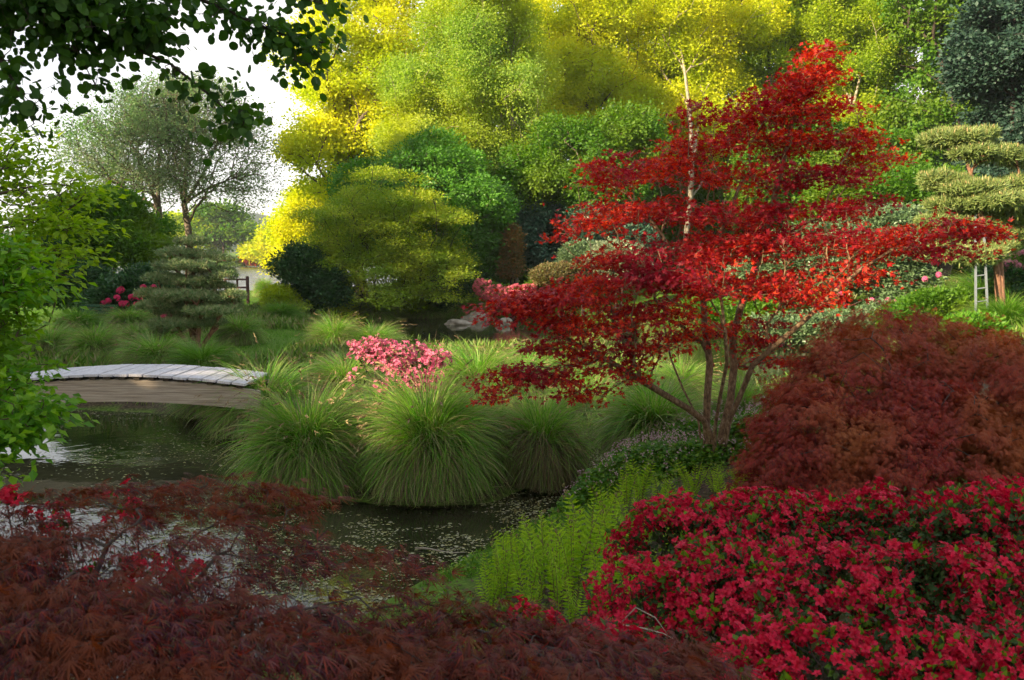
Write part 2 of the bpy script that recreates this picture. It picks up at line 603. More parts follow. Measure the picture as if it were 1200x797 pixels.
def leaves_at(T, per, sig, center, out=0.5, upn=1.0, tilt=0.5, droop=0.0, flat_tip=1.0, radn=.35):
    """leaf positions, tip directions and normals round each clump point"""
    n = len(T) * per
    k = np.repeat(np.arange(len(T)), per)
    sig = np.asarray(sig, float)
    off = rng.normal(0, 1, (n, 3)) * sig
    pos = T[k] + off
    rad = pos - np.asarray(center, float)
    tip = unit(unit(rad) * out + unit(off + 1e-6) * 0.6 + rng.normal(0, .6, (n, 3)) * [1, 1, flat_tip * .6] + [0, 0, -droop])
    nrm = rng.normal(0, tilt, (n, 3)) + unit(rad) * radn + [0, 0, upn]
    return pos, tip, nrm


GROUPS = {}


def tree(name, label, cat, base, stems, blobs, nt, per, sig, leaf, size, mat, bark, group=None, shell=.55, gaps=.35, gscale=1.5,
         step=.6, r_tip=.012, alpha=.45, center=None, rz=0, sizejit=.25, low=-.75, twig_min=0, crown_name='crown', expo=2.3, up=.35,
         droop=.0, tilt=.5, upn=1.0, ksides=6, wob=.06, extra_t=None, leaf_droop=0.0, nbranch=None, trunk_name='trunk', radn=.35):
    base = np.asarray(base, float)
    T = in_blobs(blobs, nt, shell, gaps, gscale, low, seed=rng.random() * 6)
    if extra_t is not None: T = np.vstack([T, extra_t])
    if center is None: center = T.mean(0) - [0, 0, 1.0]
    root = empty(name, base, label=label, cat=cat, group=group)
    TB = T if nbranch is None else T[rng.permutation(len(T))[:nbranch]]
    sk = grow([np.asarray(s, float) - base for s in stems], TB - base, alpha=alpha, step=step, r_tip=r_tip, expo=expo, up=up, wob=wob, droop=droop)
    g = Geo(); branches_geo(g, sk, ksides, twig_min, 1.5)
    g.build(trunk_name, bark, root, smooth=True)
    pos, tip, nrm = leaves_at(T, per, sig, center, tilt=tilt, upn=upn, droop=leaf_droop, radn=radn)
    V, F = scatter(leaf, pos - base, tip, nrm, size * (1 + rng.normal(0, sizejit, len(pos))).clip(.4, 1.8))
    g = Geo(); g.add(V, T=F); g.build(crown_name, mat, root)
    return root, T


def stem_to(base, top, bend=0.3, k=5):
    base = np.asarray(base, float); top = np.asarray(top, float)
    s = np.linspace(0, 1, k)[:, None]
    L = np.linalg.norm(top - base)
    off = rng.normal(0, bend * 0.12 * L, (1, 3)) * [1, 1, 0]
    return base + (top - base) * s + off * np.sin(s * math.pi)

# ------------------------------------------------------------------ ground, water, lawn, hills
def grid_axis(pts):
    out = []
    for (a, b, st) in pts:
        out += list(np.arange(a, b, st))
    return np.array(out + [pts[-1][1]])


gx = grid_axis([(-1500, -200, 100), (-200, -60, 10), (-60, -24, 2), (-24, -12, .6), (-12, 14, .2), (14, 30, .7), (30, 60, 3), (60, 200, 14), (200, 1500, 130)])
gy = grid_axis([(-300, -20, 40), (-20, 1, 1.5), (1, 22, .2), (22, 48, .45), (48, 80, 1.5), (80, 260, 6), (260, 600, 30), (600, 1900, 100)])
X, Y = np.meshgrid(gx, gy)
Z = gz(X, Y)
nx, ny = len(gx), len(gy)
ii = (np.arange(ny - 1)[:, None] * nx + np.arange(nx - 1)[None]).ravel()
Q = np.stack([ii, ii + 1, ii + nx + 1, ii + nx], axis=-1)

m, n, l = new_mat('ground_soil_and_turf')
tc = n.new('ShaderNodeTexCoord')
n1 = n.new('ShaderNodeTexNoise'); n1.inputs['Scale'].default_value = 22; n1.inputs['Detail'].default_value = 5
n2 = n.new('ShaderNodeTexNoise'); n2.inputs['Scale'].default_value = .55; n2.inputs['Detail'].default_value = 3
l.new(tc.outputs['Object'], n1.inputs['Vector']); l.new(tc.outputs['Object'], n2.inputs['Vector'])
r1 = ramp(n, [(.025, .018, .010), (.085, .062, .036), (.14, .11, .07)], [.3, .55, .75]); l.new(n1.outputs['Fac'], r1.inputs['Fac'])
r2 = ramp(n, [(.05, .10, .010), (.10, .19, .016), (.17, .27, .03)], [.3, .55, .75]); l.new(n1.outputs['Fac'], r2.inputs['Fac'])
at = n.new('ShaderNodeAttribute'); at.attribute_name = 't'
c = mixrgb(n, l, r1.outputs['Color'], r2.outputs['Color'], at.outputs['Fac'])
bs = n.new('ShaderNodeBsdfPrincipled'); bs.inputs['Roughness'].default_value = .9; bs.inputs['Specular IOR Level'].default_value = .15
l.new(c, bs.inputs['Base Color'])
bp = n.new('ShaderNodeBump'); bp.inputs['Strength'].default_value = .5; bp.inputs['Distance'].default_value = .03
l.new(n1.outputs['Fac'], bp.inputs['Height']); l.new(bp.outputs['Normal'], bs.inputs['Normal'])
out = n.new('ShaderNodeOutputMaterial'); l.new(bs.outputs['BSDF'], out.inputs['Surface'])
M_GROUND = m


def turf(x, y):
    """1 where the ground is grassed"""
    t = np.ones(np.shape(x))
    a = sdist(x, y, NEAR)
    nb = (a > 0) & (y < 13) & (x < 9)
    edge = np.clip(1.6 - a * 0.9, 0, 1)           # green rim of the near bank, bare earth under the shrubs
    t = np.where(nb, edge, t)
    b = sdist(x, y, ISLE)
    t = np.where((b > 0) & (y < 17), np.clip((b - 1.6) * .5, 0, .4), t)      # peaty mud between the front tussocks
    return t


T_at = turf(X, Y).ravel()
tag(obj('ground', make_mesh('ground', np.stack([X, Y, Z], -1).reshape(-1, 3), None, Q, M_GROUND, True, T_at)), kind='structure')

m, n, l = new_mat('pond_water')
tc = n.new('ShaderNodeTexCoord')
mp = n.new('ShaderNodeMapping'); mp.inputs['Scale'].default_value = (1, 1, 1)
n1 = n.new('ShaderNodeTexNoise'); n1.inputs['Scale'].default_value = 2.2; n1.inputs['Detail'].default_value = 3
n2 = n.new('ShaderNodeTexNoise'); n2.inputs['Scale'].default_value = .35; n2.inputs['Detail'].default_value = 4; n2.inputs['Distortion'].default_value = 1.5
for q in (n1, n2): l.new(tc.outputs['Object'], q.inputs['Vector'])
bs = n.new('ShaderNodeBsdfPrincipled')
rr = ramp(n, [(.022, .024, .010), (.050, .050, .022)], [.4, .65]); l.new(n2.outputs['Fac'], rr.inputs['Fac'])
l.new(rr.outputs['Color'], bs.inputs['Base Color'])
bs.inputs['Roughness'].default_value = .035
bs.inputs['IOR'].default_value = 1.4
bs.inputs['Specular IOR Level'].default_value = .6
bp = n.new('ShaderNodeBump'); bp.inputs['Strength'].default_value = .06; bp.inputs['Distance'].default_value = .05
sx = n.new('ShaderNodeSeparateXYZ'); l.new(tc.outputs['Object'], sx.inputs['Vector'])
mr = n.new('ShaderNodeMapRange'); mr.inputs['From Min'].default_value = 50; mr.inputs['From Max'].default_value = 70
mr.inputs['To Min'].default_value = .06; mr.inputs['To Max'].default_value = 1.0
l.new(sx.outputs['Y'], mr.inputs['Value']); l.new(mr.outputs['Result'], bp.inputs['Strength'])     # the open lake is ruffled, the pond is still
mr2 = n.new('ShaderNodeMapRange'); mr2.inputs['From Min'].default_value = 50; mr2.inputs['From Max'].default_value = 70
mr2.inputs['To Min'].default_value = .035; mr2.inputs['To Max'].default_value = .22
l.new(sx.outputs['Y'], mr2.inputs['Value']); l.new(mr2.outputs['Result'], bs.inputs['Roughness'])
bp.inputs['Distance'].default_value = .12
l.new(n1.outputs['Fac'], bp.inputs['Height']); l.new(bp.outputs['Normal'], bs.inputs['Normal'])
out = n.new('ShaderNodeOutputMaterial'); l.new(bs.outputs['BSDF'], out.inputs['Surface'])
wx = np.array([-1400, 1400.]); wy = np.array([-250, 700.])
tag(obj('water', make_mesh('water', [[-1400, -200, 0], [1400, -200, 0], [1400, 700, 0], [-1400, 700, 0]], None, [[0, 1, 2, 3]], m)), kind='structure')

# petals, seed husks and leaf scraps drifting on the pond
M_PETAL = leaf_mat('floating_scraps', [(.16, .15, .05), (.34, .32, .12), (.24, .26, .10), (.46, .44, .28), (.12, .11, .05)], trans=0, rough=.7, spec=.2)
n_p = 330000
px = rng.uniform(-11, 11, n_p); py = rng.uniform(5.5, 19, n_p)
px[:60000] *= 1.5; py[:60000] = rng.uniform(19, 40, 60000)
wd = np.maximum(sdist(px, py, NEAR), sdist(px, py, ISLE))
s1 = np.sin(px * 1.1 + 1.4 * np.sin(py * .7)) + np.sin(py * 1.6 + 1.2 * np.sin(px * .8 + 2)) + .7 * np.sin(px * 3.1 + py * 2.7) + 1.2 * np.sin(px * 6.3 + 2 * np.sin(py * 5.1)) * np.sin(py * 7.7 + px) + rng.normal(0, .4, n_p)
left = np.clip((-px - 2.5) / 2, 0, 1)
dens = 0.9 - .75 * left
keep = (wd < -.03) & (s1 > -.3) & (rng.random(n_p) < dens) & ((py < 19) | (rng.random(n_p) < .35))
px, py = px[keep], py[keep]
k = len(px)
ang = rng.uniform(0, 6.28, k)
pos = np.stack([px, py, np.full(k, .004) + rng.uniform(0, .004, k)], -1)
tip = np.stack([np.cos(ang), np.sin(ang), np.zeros(k)], -1)
V, F = scatter((CHIP[0] * [1, 1, .12], CHIP[1]), pos, tip, np.array([[0, 0, 1.0]] * k), rng.lognormal(math.log(.027), .4, k).clip(.010, .07))
g = Geo(); g.add(V, T=F)
tag(g.build('floating_petals', M_PETAL), label='yellowish petals and leaf scraps drifting on the dark pond', cat='petals', kind='stuff')

# short grass on the lawn strips that show
M_TURF = leaf_mat('lawn_blades', [(.05, .14, .01), (.09, .22, .015), (.12, .26, .02)], trans=.35)


def blades_on(polys, dens, h, name, label, mat, w=.006):
    pts = []
    for q in polys:
        a = plan(q); lo, hi = a.min(0), a.max(0)
        m_ = int((hi - lo).prod() * dens)
        xy = rng.uniform(lo, hi, (m_, 2))
        pts.append(xy[sdist(xy[:, 0], xy[:, 1], a) > 0])
    xy = np.concatenate(pts)
    z = gz(xy[:, 0], xy[:, 1]); xy = xy[z > .03]; z = z[z > .03]
    k = len(xy); a = rng.uniform(0, 6.28, k); t = np.stack([np.cos(a) * .5, np.sin(a) * .5, np.ones(k)], -1)
    V, F = scatter((NEEDLE[0] * [w / h * 6, 1, 1], NEEDLE[1]), np.column_stack([xy, z]), t, rng.normal(0, 1, (k, 3)), h * rng.uniform(.6, 1.4, k))
    g = Geo(); g.add(V, T=F)
    tag(g.build(name, mat), label=label, cat='grass', kind='stuff')


blades_on([[(120, 470), (300, 470), (420, 400), (400, 372), (300, 358), (60, 360), (-40, 400), (-40, 470)]], 260, .055, 'lawn_grass',
          'short bright green lawn grass on the strip behind the bridge', M_TURF, .01)
blades_on([[(490, 712), (520, 668), (600, 628), (660, 592), (720, 540), (735, 560), (700, 620), (640, 690), (570, 730)]], 2600, .045, 'bank_grass',
          'short green grass along the near bank beside the water', M_TURF, .005)
blades_on([[(540, 372), (600, 372), (640, 352), (560, 348)], [(960, 395), (1200, 430), (1240, 380), (980, 372)]], 120, .09, 'far_lawn_grass',
          'small green lawn on the far bank behind the rocks', M_TURF, .015)

# far hills
M_HILL = surf_mat('far_hill_woods', [(.03, .05, .03), (.05, .08, .04), (.07, .1, .05)], .05, bump=.0)
hx = np.linspace(-1300, 1300, 120); hy = np.linspace(430, 1500, 40)
HX, HY = np.meshgrid(hx, hy)
HZ = 2 + np.clip((HY - 430) / 400, 0, 1) * (26 + 20 * np.sin(HX * .006 + 2.2) + 10 * np.sin(HX * .017 + 1)) + 3 * np.sin(HX * .08) * np.sin(HY * .05)
hi_i = (np.arange(39)[:, None] * 120 + np.arange(119)[None]).ravel()
tag(obj('hills', make_mesh('hills', np.stack([HX, HY, HZ], -1).reshape(-1, 3), None, np.stack([hi_i, hi_i + 1, hi_i + 121, hi_i + 120], -1), M_HILL, True)), kind='structure')

# path behind the far lawn
pa = plan([(470, 357), (700, 357)])
g = Geo()
xs = np.linspace(-5, 14, 30)
yc = 58 + .6 * np.sin(xs * .3)
Vp = np.concatenate([np.column_stack([xs, yc - 1.0, gz(xs, yc - 1) + .05]), np.column_stack([xs, yc + 1.0, gz(xs, yc + 1) + .05])])
g.add(Vp, Q=[[i, i + 1, 31 + i, 30 + i] for i in range(29)])
tag(g.build('path', surf_mat('path_gravel', [(.2, .16, .13), (.3, .25, .2)], 20), None), kind='structure')

# rough sedge between the tussocks of the island
M_SEDGE = leaf_mat('rough_sedge_blades', [(.07, .15, .016), (.12, .23, .025), (.19, .32, .045), (.27, .30, .09), (.30, .26, .13)], trans=.35)
n_s = 90000
sx_ = rng.uniform(-14, 6, n_s); sy_ = rng.uniform(10, 42, n_s)
lawn = plan([(120, 462), (300, 452), (352, 430), (392, 418), (360, 400), (300, 398), (240, 412), (120, 440)])
nr = plan([(370, 365), (390, 425), (700, 432), (860, 455), (860, 365)])          # low turf where the rear pond shows
ok_ = (sdist(sx_, sy_, ISLE) > .12) & (sdist(sx_, sy_, lawn) < .1) & (sdist(sx_, sy_, nr) < .1)
sx_, sy_ = sx_[ok_], sy_[ok_]
rx_, ry_ = rng.uniform(2, 24, 60000), rng.uniform(13, 42, 60000)
ok_ = sdist(rx_, ry_, NEAR) > .3
sx_, sy_ = np.concatenate([sx_, rx_[ok_]]), np.concatenate([sy_, ry_[ok_]])
k = len(sx_); a = rng.uniform(0, 6.28, k)
hh = .32 * rng.uniform(.4, 1.3, k) * (1 + .4 * np.sin(sx_ * 1.7) * np.cos(sy_ * 1.3))
V, F = scatter((LEAF[0] * [.055, 1, 1.5], LEAF[1]), np.column_stack([sx_, sy_, gz(sx_, sy_)]), np.column_stack([np.cos(a) * .55, np.sin(a) * .55, np.ones(k)]), rng.normal(0, 1, (k, 3)), hh)
g = Geo(); g.add(V, T=F)
tag(g.build('rough_sedge', M_SEDGE), label='rough knee-high sedge filling the ground between the island tussocks', cat='grass', kind='stuff')

# ------------------------------------------------------------------ grass tussocks
M_TUS = leaf_mat('tussock_green', [(.05, .17, .010), (.09, .29, .014), (.16, .40, .025), (.26, .48, .05), (.31, .38, .11), (.40, .33, .16)], trans=.35,
                 tips=(.24, .19, .09), tip_pos=(.72, 1.0), rough=.45, spec=.35)
M_TUS_TAN = leaf_mat('tussock_dry_skirt', [(.10, .075, .03), (.2, .15, .07), (.12, .13, .04), (.28, .22, .12)], trans=.25, rough=.6)
M_TUS_LT = leaf_mat('tussock_light', [(.06, .18, .015), (.11, .26, .02), (.17, .32, .04)], trans=.4, tips=(.26, .28, .08), tip_pos=(.7, 1.0))
M_SPIKE = leaf_mat('sedge_spikes', [(.12, .07, .03), (.25, .17, .08), (.33, .26, .12)], trans=.1)


def blade_field(nb, seg, L, th0, bend, r0, z0, w, power=1.3, fl=0.0):
    """arching blades from a crown at the origin; arrays per blade"""
    ph = rng.uniform(0, 6.283, nb)
    o_ = rng.uniform(0, 6.28, 3)
    L = L * (1 + .10 * np.sin(2 * ph + o_[0]) + .08 * np.sin(5 * ph + o_[1]) + .05 * np.sin(11 * ph + o_[2]))
    th0 = th0 + .10 * np.sin(7 * ph + o_[2]) + .08 * np.sin(13 * ph + o_[1])
    s = np.linspace(0, 1, seg + 1)
    th = th0[:, None] - bend[:, None] * s[None] ** power
    ds = (L / seg)[:, None]
    c = np.cos(th); sn = np.sin(th)
    rr = np.concatenate([np.zeros((nb, 1)), np.cumsum((c[:, :-1] + c[:, 1:]) / 2 * ds, 1)], 1) + r0[:, None]
    zz = np.concatenate([np.zeros((nb, 1)), np.cumsum((sn[:, :-1] + sn[:, 1:]) / 2 * ds, 1)], 1) + z0[:, None]
    wig = ph[:, None] + fl * rng.normal(0, 1, (nb, 1)) * s[None] ** 1.5
    cx, cy_ = np.cos(wig) * rr, np.sin(wig) * rr
    zz = np.maximum(zz, -.03 + 0.03 * rng.random((nb, 1)))
    C = np.stack([cx, cy_, zz], -1)
    side = np.stack([-np.sin(ph), np.cos(ph), rng.normal(0, .5, nb)], -1)[:, None]
    side = unit(side + rng.normal(0, .35, (nb, 1, 3)))
    wd = (w[:, None] * (1 - s[None] ** 2.5 * .95))[..., None] / 2
    Lf, Rt = C - side * wd, C + side * wd
    V = np.stack([Lf, Rt], 2).reshape(-1, 3)
    b = (np.arange(nb) * 2 * (seg + 1))[:, None] + (np.arange(seg) * 2)[None]
    Q = np.stack([b, b + 1, b + 3, b + 2], -1).reshape(-1, 4)
    return V, Q, np.repeat(np.broadcast_to(s[None], (nb, seg + 1))[..., None], 2, -1).ravel(), C


def make_tussock(label, nb=6000, seg=6, h=1.0, mat=None, skirt=.25, w=.008, name='grass_tussock', spikes=40, upright=.35, lmean=1.15):
    """a tussock about 1 m high and 1.4 m wide"""
    root = empty(name, label=label, cat='grass tussock', group='grass tussocks round the pond')
    k = rng.random(nb)
    th0 = np.radians(np.clip(88 - 62 * k ** (1.0 + upright) + rng.normal(0, 6, nb), 8, 92))
    L = rng.normal(lmean, .17, nb).clip(.5, 1.7) * h
    bend = np.radians(rng.normal(128, 20, nb) * (0.55 + 0.5 * k)).clip(.6, 3.0)
    r0 = .16 * np.sqrt(rng.random(nb)) + .02
    z0 = .28 * h * (1 - (r0 / .2) ** 2) + rng.uniform(0, .1, nb)
    V, Q, A, _ = blade_field(nb, seg, L, th0, bend, r0, z0, rng.uniform(.6, 1.3, nb) * w, 1.25, .24)
    A = np.clip(A + np.repeat(rng.normal(-.08, .14, nb), 2 * (seg + 1)), 0, 1)
    g = Geo(); g.add(V, Q=Q, A=A); g.build('blades', mat or M_TUS, root, attr=True)
    if skirt > 0:
        nd = int(nb * skirt)
        th0 = np.radians(rng.uniform(-10, 62, nd))
        L = rng.normal(.8 * lmean, .15, nd).clip(.4, 1.3) * h
        bend = np.radians(rng.normal(85, 18, nd)) + th0 * .5
        r0 = .12 + .12 * rng.random(nd)
        V, Q, A, _ = blade_field(nd, seg, L, th0, bend, r0, rng.uniform(.15, .5, nd) * h, rng.uniform(.7, 1.4, nd) * w, .9, .15)
        g = Geo(); g.add(V, Q=Q, A=A); g.build('dry_skirt', M_TUS_TAN, root, attr=True)
    if spikes:
        th0 = np.radians(rng.uniform(45, 88, spikes)); L = rng.uniform(1.15, 1.6, spikes) * h
        V, Q, A, C = blade_field(spikes, 8, L, th0, np.radians(rng.uniform(40, 95, spikes)), np.full(spikes, .05), np.full(spikes, .3 * h), np.full(spikes, .006), 1.6, .1)
        g = Geo(); g.add(V, Q=Q)
        e = C[:, -1]; t = unit(C[:, -1] - C[:, -2]) + [0, 0, -.3]
        for q in range(5):
            f = q / 5
            pp = C[:, -1] * (1 - f) + C[:, -2] * f
            V, F = scatter((LEAF[0] * [.5, 1, 1], LEAF[1]), pp, t + rng.normal(0, .25, t.shape), rng.normal(0, 1, t.shape), .07)
            g.add(V, T=F)
        g.build('flower_spikes', M_SPIKE, root)
    return root


GT = 'grass tussocks round the pond'
protos = {
    'big': make_tussock('x', 8500, 8, w=.012, skirt=.28, spikes=60),
    'big2': make_tussock('x', 7800, 8, w=.012, skirt=.2, spikes=70, upright=.1),
    'tan': make_tussock('x', 3600, 8, w=.011, skirt=1.6, spikes=25, lmean=1.1),
    'mid': make_tussock('x', 4200, 6, w=.012, skirt=.25, spikes=40),
    'mid2': make_tussock('x', 3600, 6, w=.013, skirt=.5, spikes=30, upright=.0),
    'light': make_tussock('x', 3000, 5, w=.014, mat=M_TUS_LT, skirt=.0, spikes=10, upright=.6),
}
first_used = set()


def tussock(kind, u, v, wpx, hpx, label, dz=0.0):
    q = G(u, v); d = q[1]
    f = 1.15 if (d > 14 and not (380 < u < 860)) else 1.0
    if kind in ('big', 'big2', 'tan'): f = .86
    s = f * wpx / 1000 * d / 2.15; sz = f * hpx / 1000 * d / 1.38
    loc = (q[0], q[1], q[2] - .03 + dz)
    if kind not in first_used:
        first_used.add(kind)
        r = protos[kind]; r.location = loc; r.scale = (s, s, sz); r.rotation_euler = (0, 0, rng.uniform(0, 6)); r['label'] = label
        return r
    return copy_tree(protos[kind], loc, rng.uniform(0, 6.28), (s, s, sz), label, GT)


TUS = [
    ('big', 502, 566, 198, 158, 'large mop-headed green tussock at the water edge directly below the pink azalea'),
    ('big2', 362, 570, 185, 152, 'large round green tussock at the water edge just right of the bridge end'),
    ('tan', 634, 557, 150, 140, 'tussock with a long brown hanging skirt at the channel under the red maple leaves'),
    ('mid', 765, 526, 165, 95, 'green grass tussock on the near bank just left of the red maple trunk'),
    ('mid2', 312, 500, 130, 76, 'tussock right at the bridge end with blades flopping over the deck'),
    ('mid2', 255, 478, 100, 36, 'low brown tussock hanging under the right end of the bridge'),
    ('mid', 112, 424, 66, 44, 'grey-green tussock at the far left behind the bridge deck'),
    ('mid', 185, 434, 84, 42, 'feathery tussock behind the middle of the bridge deck'),
    ('light', 238, 440, 80, 40, 'bright green tussock in front of the clipped pine trunk'),
    ('mid2', 281, 403, 52, 36, 'dark skirted tussock on the lawn right of the clipped pine'),
    ('mid', 392, 412, 76, 46, 'rounded tussock at the right tip of the lawn strip'),
    ('mid', 437, 412, 90, 36, 'low pale tussock in front of the green maple across the pond'),
    ('light', 93, 392, 62, 30, 'low green tussock under the dark shrubs at far left'),
    ('mid', 152, 388, 62, 28, 'dull green tussock below the crimson rhododendron flowers'),
    ('mid2', 405, 462, 110, 55, 'shaggy tussock left of and behind the pink azalea'),
    ('mid', 560, 470, 130, 72, 'wide tussock behind and right of the pink azalea'),
    ('mid', 610, 468, 130, 62, 'pale grassy tussock in the middle of the island'),
    ('light', 640, 450, 110, 56, 'yellowish reedy tussock by the rear pond with tall spikes'),
    ('mid', 690, 505, 130, 68, 'green tussock behind the brown skirted one under low maple branches'),
    ('mid2', 560, 540, 120, 95, 'shadowed tussock squeezed between the two mop-headed and skirted ones'),
    ('mid', 440, 530, 120, 80, 'tussock wedged behind the two largest at the water edge'),
    ('mid', 868, 500, 90, 66, 'dark green tussock right of the red maple trunk'),
    ('light', 735, 478, 120, 60, 'fresh green tussock seen through the lower maple branches'),
    ('mid', 800, 470, 100, 55, 'pale tussock behind the forks of the red maple'),
    ('mid', 548, 372, 60, 34, 'pale grass tussock on the far bank below the green maple'),
    ('mid2', 440, 374, 70, 28, 'olive tussock on the far bank under the green maple skirts'),
    ('light', 640, 374, 60, 22, 'light grass clump on the far bank right of the rocks'),
    ('mid2', 700, 398, 60, 36, 'straw coloured tussock in the rear pond behind the maple leaves'),
    ('mid2', 778, 398, 56, 42, 'straw coloured tussock seen through the middle of the maple'),
    ('mid', 815, 388, 66, 34, 'green tussock on the far bank seen through the maple'),
    ('mid2', 870, 392, 70, 30, 'dull tussock at the right end of the rear pond'),
    ('mid', 310, 348, 26, 22, 'small brown tussock at the lake edge beside the wooden gate'),
    ('mid', 500, 380, 0, 0, ''),
    ('light', 330, 376, 50, 22, 'yellow-green grass clump at the foot of the dark bush'),
    ('mid', 220, 402, 0, 0, ''),
    ('mid2', 60, 418, 70, 40, 'brownish tussock half hidden by the leaves on the left edge'),
    ('mid', 160, 410, 60, 30, 'grassy mound left of the clipped pine trunk'),
    ('light', 1150, 374, 90, 52, 'bright lime grass clump below the ladder'),
    ('light', 1195, 368, 90, 56, 'bright lime grass clump at the right edge beneath the tall pine'),
    ('light', 1112, 374, 90, 36, 'small lime grass clump behind the weeping dark red maple'),
]
TUS += [('light', 1178, 392, 100, 44, 'lime grass clump right at the edge above the weeping maple dome'), ('mid', 1060, 372, 70, 30, 'dark grass clump between the rhododendron and the weeping maple'),
        ('mid', 1010, 378, 80, 30, 'dark grass clump behind the left shoulder of the weeping maple'), ('mid', 960, 384, 80, 30, 'grass clump on the far bank just right of the maple trunks'),
        ('mid', 900, 386, 70, 28, 'dull grass clump on the far bank directly behind the maple forks'), ('mid2', 500, 372, 60, 24, 'olive grass clump on the far bank below the right side of the green maple'),
        ('mid2', 470, 496, 130, 70, 'tussock directly under the pink azalea behind the two largest'), ('light', 520, 448, 100, 50, 'soft pale tussock just right of the pink azalea'),
        ('mid', 418, 446, 90, 40, 'tussock left of the pink azalea near the lawn tip'), ('mid', 680, 478, 120, 56, 'hazy green tussock behind the left maple limb')]
for t in TUS:
    if t[3] > 0: tussock(*t)

# ------------------------------------------------------------------ footbridge
M_DECK = surf_mat('weathered_deck_boards', [(.38, .36, .36), (.56, .54, .55), (.68, .66, .67)], 9, stretch=(6, .6, 1), rough=.75, bump=.3)
M_BEAM = surf_mat('weathered_beam_timber', [(.22, .175, .13), (.40, .33, .25), (.55, .47, .37)], 7, stretch=(.22, 3, 7), rough=.8, bump=.7)
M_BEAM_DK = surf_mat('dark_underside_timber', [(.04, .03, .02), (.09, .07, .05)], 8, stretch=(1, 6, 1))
y0, y1 = 13.55, 14.75
x0, x1 = -10.6, P(306, 450, y0)[0]
xm = -6.4


def deck_z(x):
    return 1.10 - .034 * (x - xm) ** 2 * (1.0 if True else 0)


br = empty('footbridge', (0, 0, 0), label='low arched wooden footbridge with pale grey deck boards crossing the pond at left', cat='footbridge')
g = Geo()
pw = .235
nxp = int((x1 - x0) / pw)
for i in range(nxp):
    xc = x0 + pw * (i + .5)
    sl = math.atan((deck_z(xc + .1) - deck_z(xc - .1)) / .2)
    M = Matrix.Rotation(-sl, 3, 'Y')
    g.box((xc, (y0 + y1) / 2 + rng.normal(0, .006), deck_z(xc) + rng.normal(0, .003)), (pw - .028, y1 - y0 + .10 + rng.normal(0, .008), .038), M=np.array(M))
g.build('deck', M_DECK, br)
for nm, yy in (('side_beam', y0 + .05), ('side_beam', y1 - .05)):
    g = Geo(); xs = np.linspace(x0, x1 - .03, 40); top = deck_z(xs) - .075
    bot = deck_z(xs) - .075 - .36 + .10 * ((xs - xm) / 4) ** 2
    bot = np.minimum(bot, top - .12)
    V = np.concatenate([np.column_stack([xs, np.full(40, yy - .035), top]), np.column_stack([xs, np.full(40, yy - .035), bot]),
                        np.column_stack([xs, np.full(40, yy + .035), top]), np.column_stack([xs, np.full(40, yy + .035), bot])])
    Q = []
    for i in range(39):
        Q += [[40 + i, 41 + i, i + 1, i], [80 + i, 81 + i, 121 + i, 120 + i], [i, i + 1, 81 + i, 80 + i], [120 + i, 121 + i, 41 + i, 40 + i]]
    Q += [[39, 79, 159, 119], [0, 80, 120, 40]]
    g.add(V, Q=Q); g.build(nm, M_BEAM, br)
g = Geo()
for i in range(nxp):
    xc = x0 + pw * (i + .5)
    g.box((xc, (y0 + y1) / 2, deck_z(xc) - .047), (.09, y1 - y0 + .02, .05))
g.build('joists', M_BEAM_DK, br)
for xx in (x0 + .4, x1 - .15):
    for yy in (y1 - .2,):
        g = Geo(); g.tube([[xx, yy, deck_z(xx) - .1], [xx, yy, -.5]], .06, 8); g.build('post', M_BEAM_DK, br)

# ------------------------------------------------------------------ rocks on the rear pond
M_ROCK = surf_mat('pond_rock', [(.12, .10, .07), (.27, .23, .17), (.40, .36, .29)], 3, rough=.85, bump=.8)


def rock(u, v, w, h, d, label, rz=0):
    q = G(u, v)
    import bmesh
    bm = bmesh.new(); bmesh.ops.create_icosphere(bm, subdivisions=4, radius=1)
    ph = rng.uniform(0, 6, 6)
    for vv in bm.verts:
        p = vv.co
        f = 1 + .16 * math.sin(p.x * 2.3 + ph[0]) * math.cos(p.y * 2.9 + ph[1]) + .10 * math.sin(p.z * 4 + ph[2] + p.x * 3) + .05 * math.sin(p.x * 9 + ph[3]) * math.sin(p.y * 8 + ph[4])
        p = p * f
        p.x = round(p.x * 3.2) / 3.2 * .25 + p.x * .75
        vv.co = (p.x * w / 2, p.y * d / 2, max(p.z, -.6) * h)
    me = bpy.data.meshes.new('rock'); bm.to_mesh(me); bm.free(); me.materials.append(M_ROCK)
    me.polygons.foreach_set('use_smooth', np.ones(len(me.polygons), bool))
    o = obj('rock', me, loc=(q[0], q[1], 0.02)); o.rotation_euler = (0, 0, rz)
    tag(o, label=label, cat='rock', group='rocks in the rear pond')


rock(538, 380, 1.15, .22, .9, 'flat pale grey rock lying lowest in the rear pond')
rock(557, 376, 1.3, .36, .9, 'taller tan rock standing behind the flat pale one in the rear pond', .5)
rock(592, 381, .8, .3, .7, 'small mossy rock by the pond edge right of the pale rocks', 1.2)

# ------------------------------------------------------------------ background trees
def B(u, v, d, ru, rv, rd=None):
    c = P(u, v, d); a = ru * d / 1000; b = rv * d / 1000
    return (c, np.array([a, rd if rd else a * .9, b]))


def ground_pt(u, d):
    x = P(u, 300, d)[0]
    return np.array([x, d, max(float(gz(x, d)), 0.0) - .05])


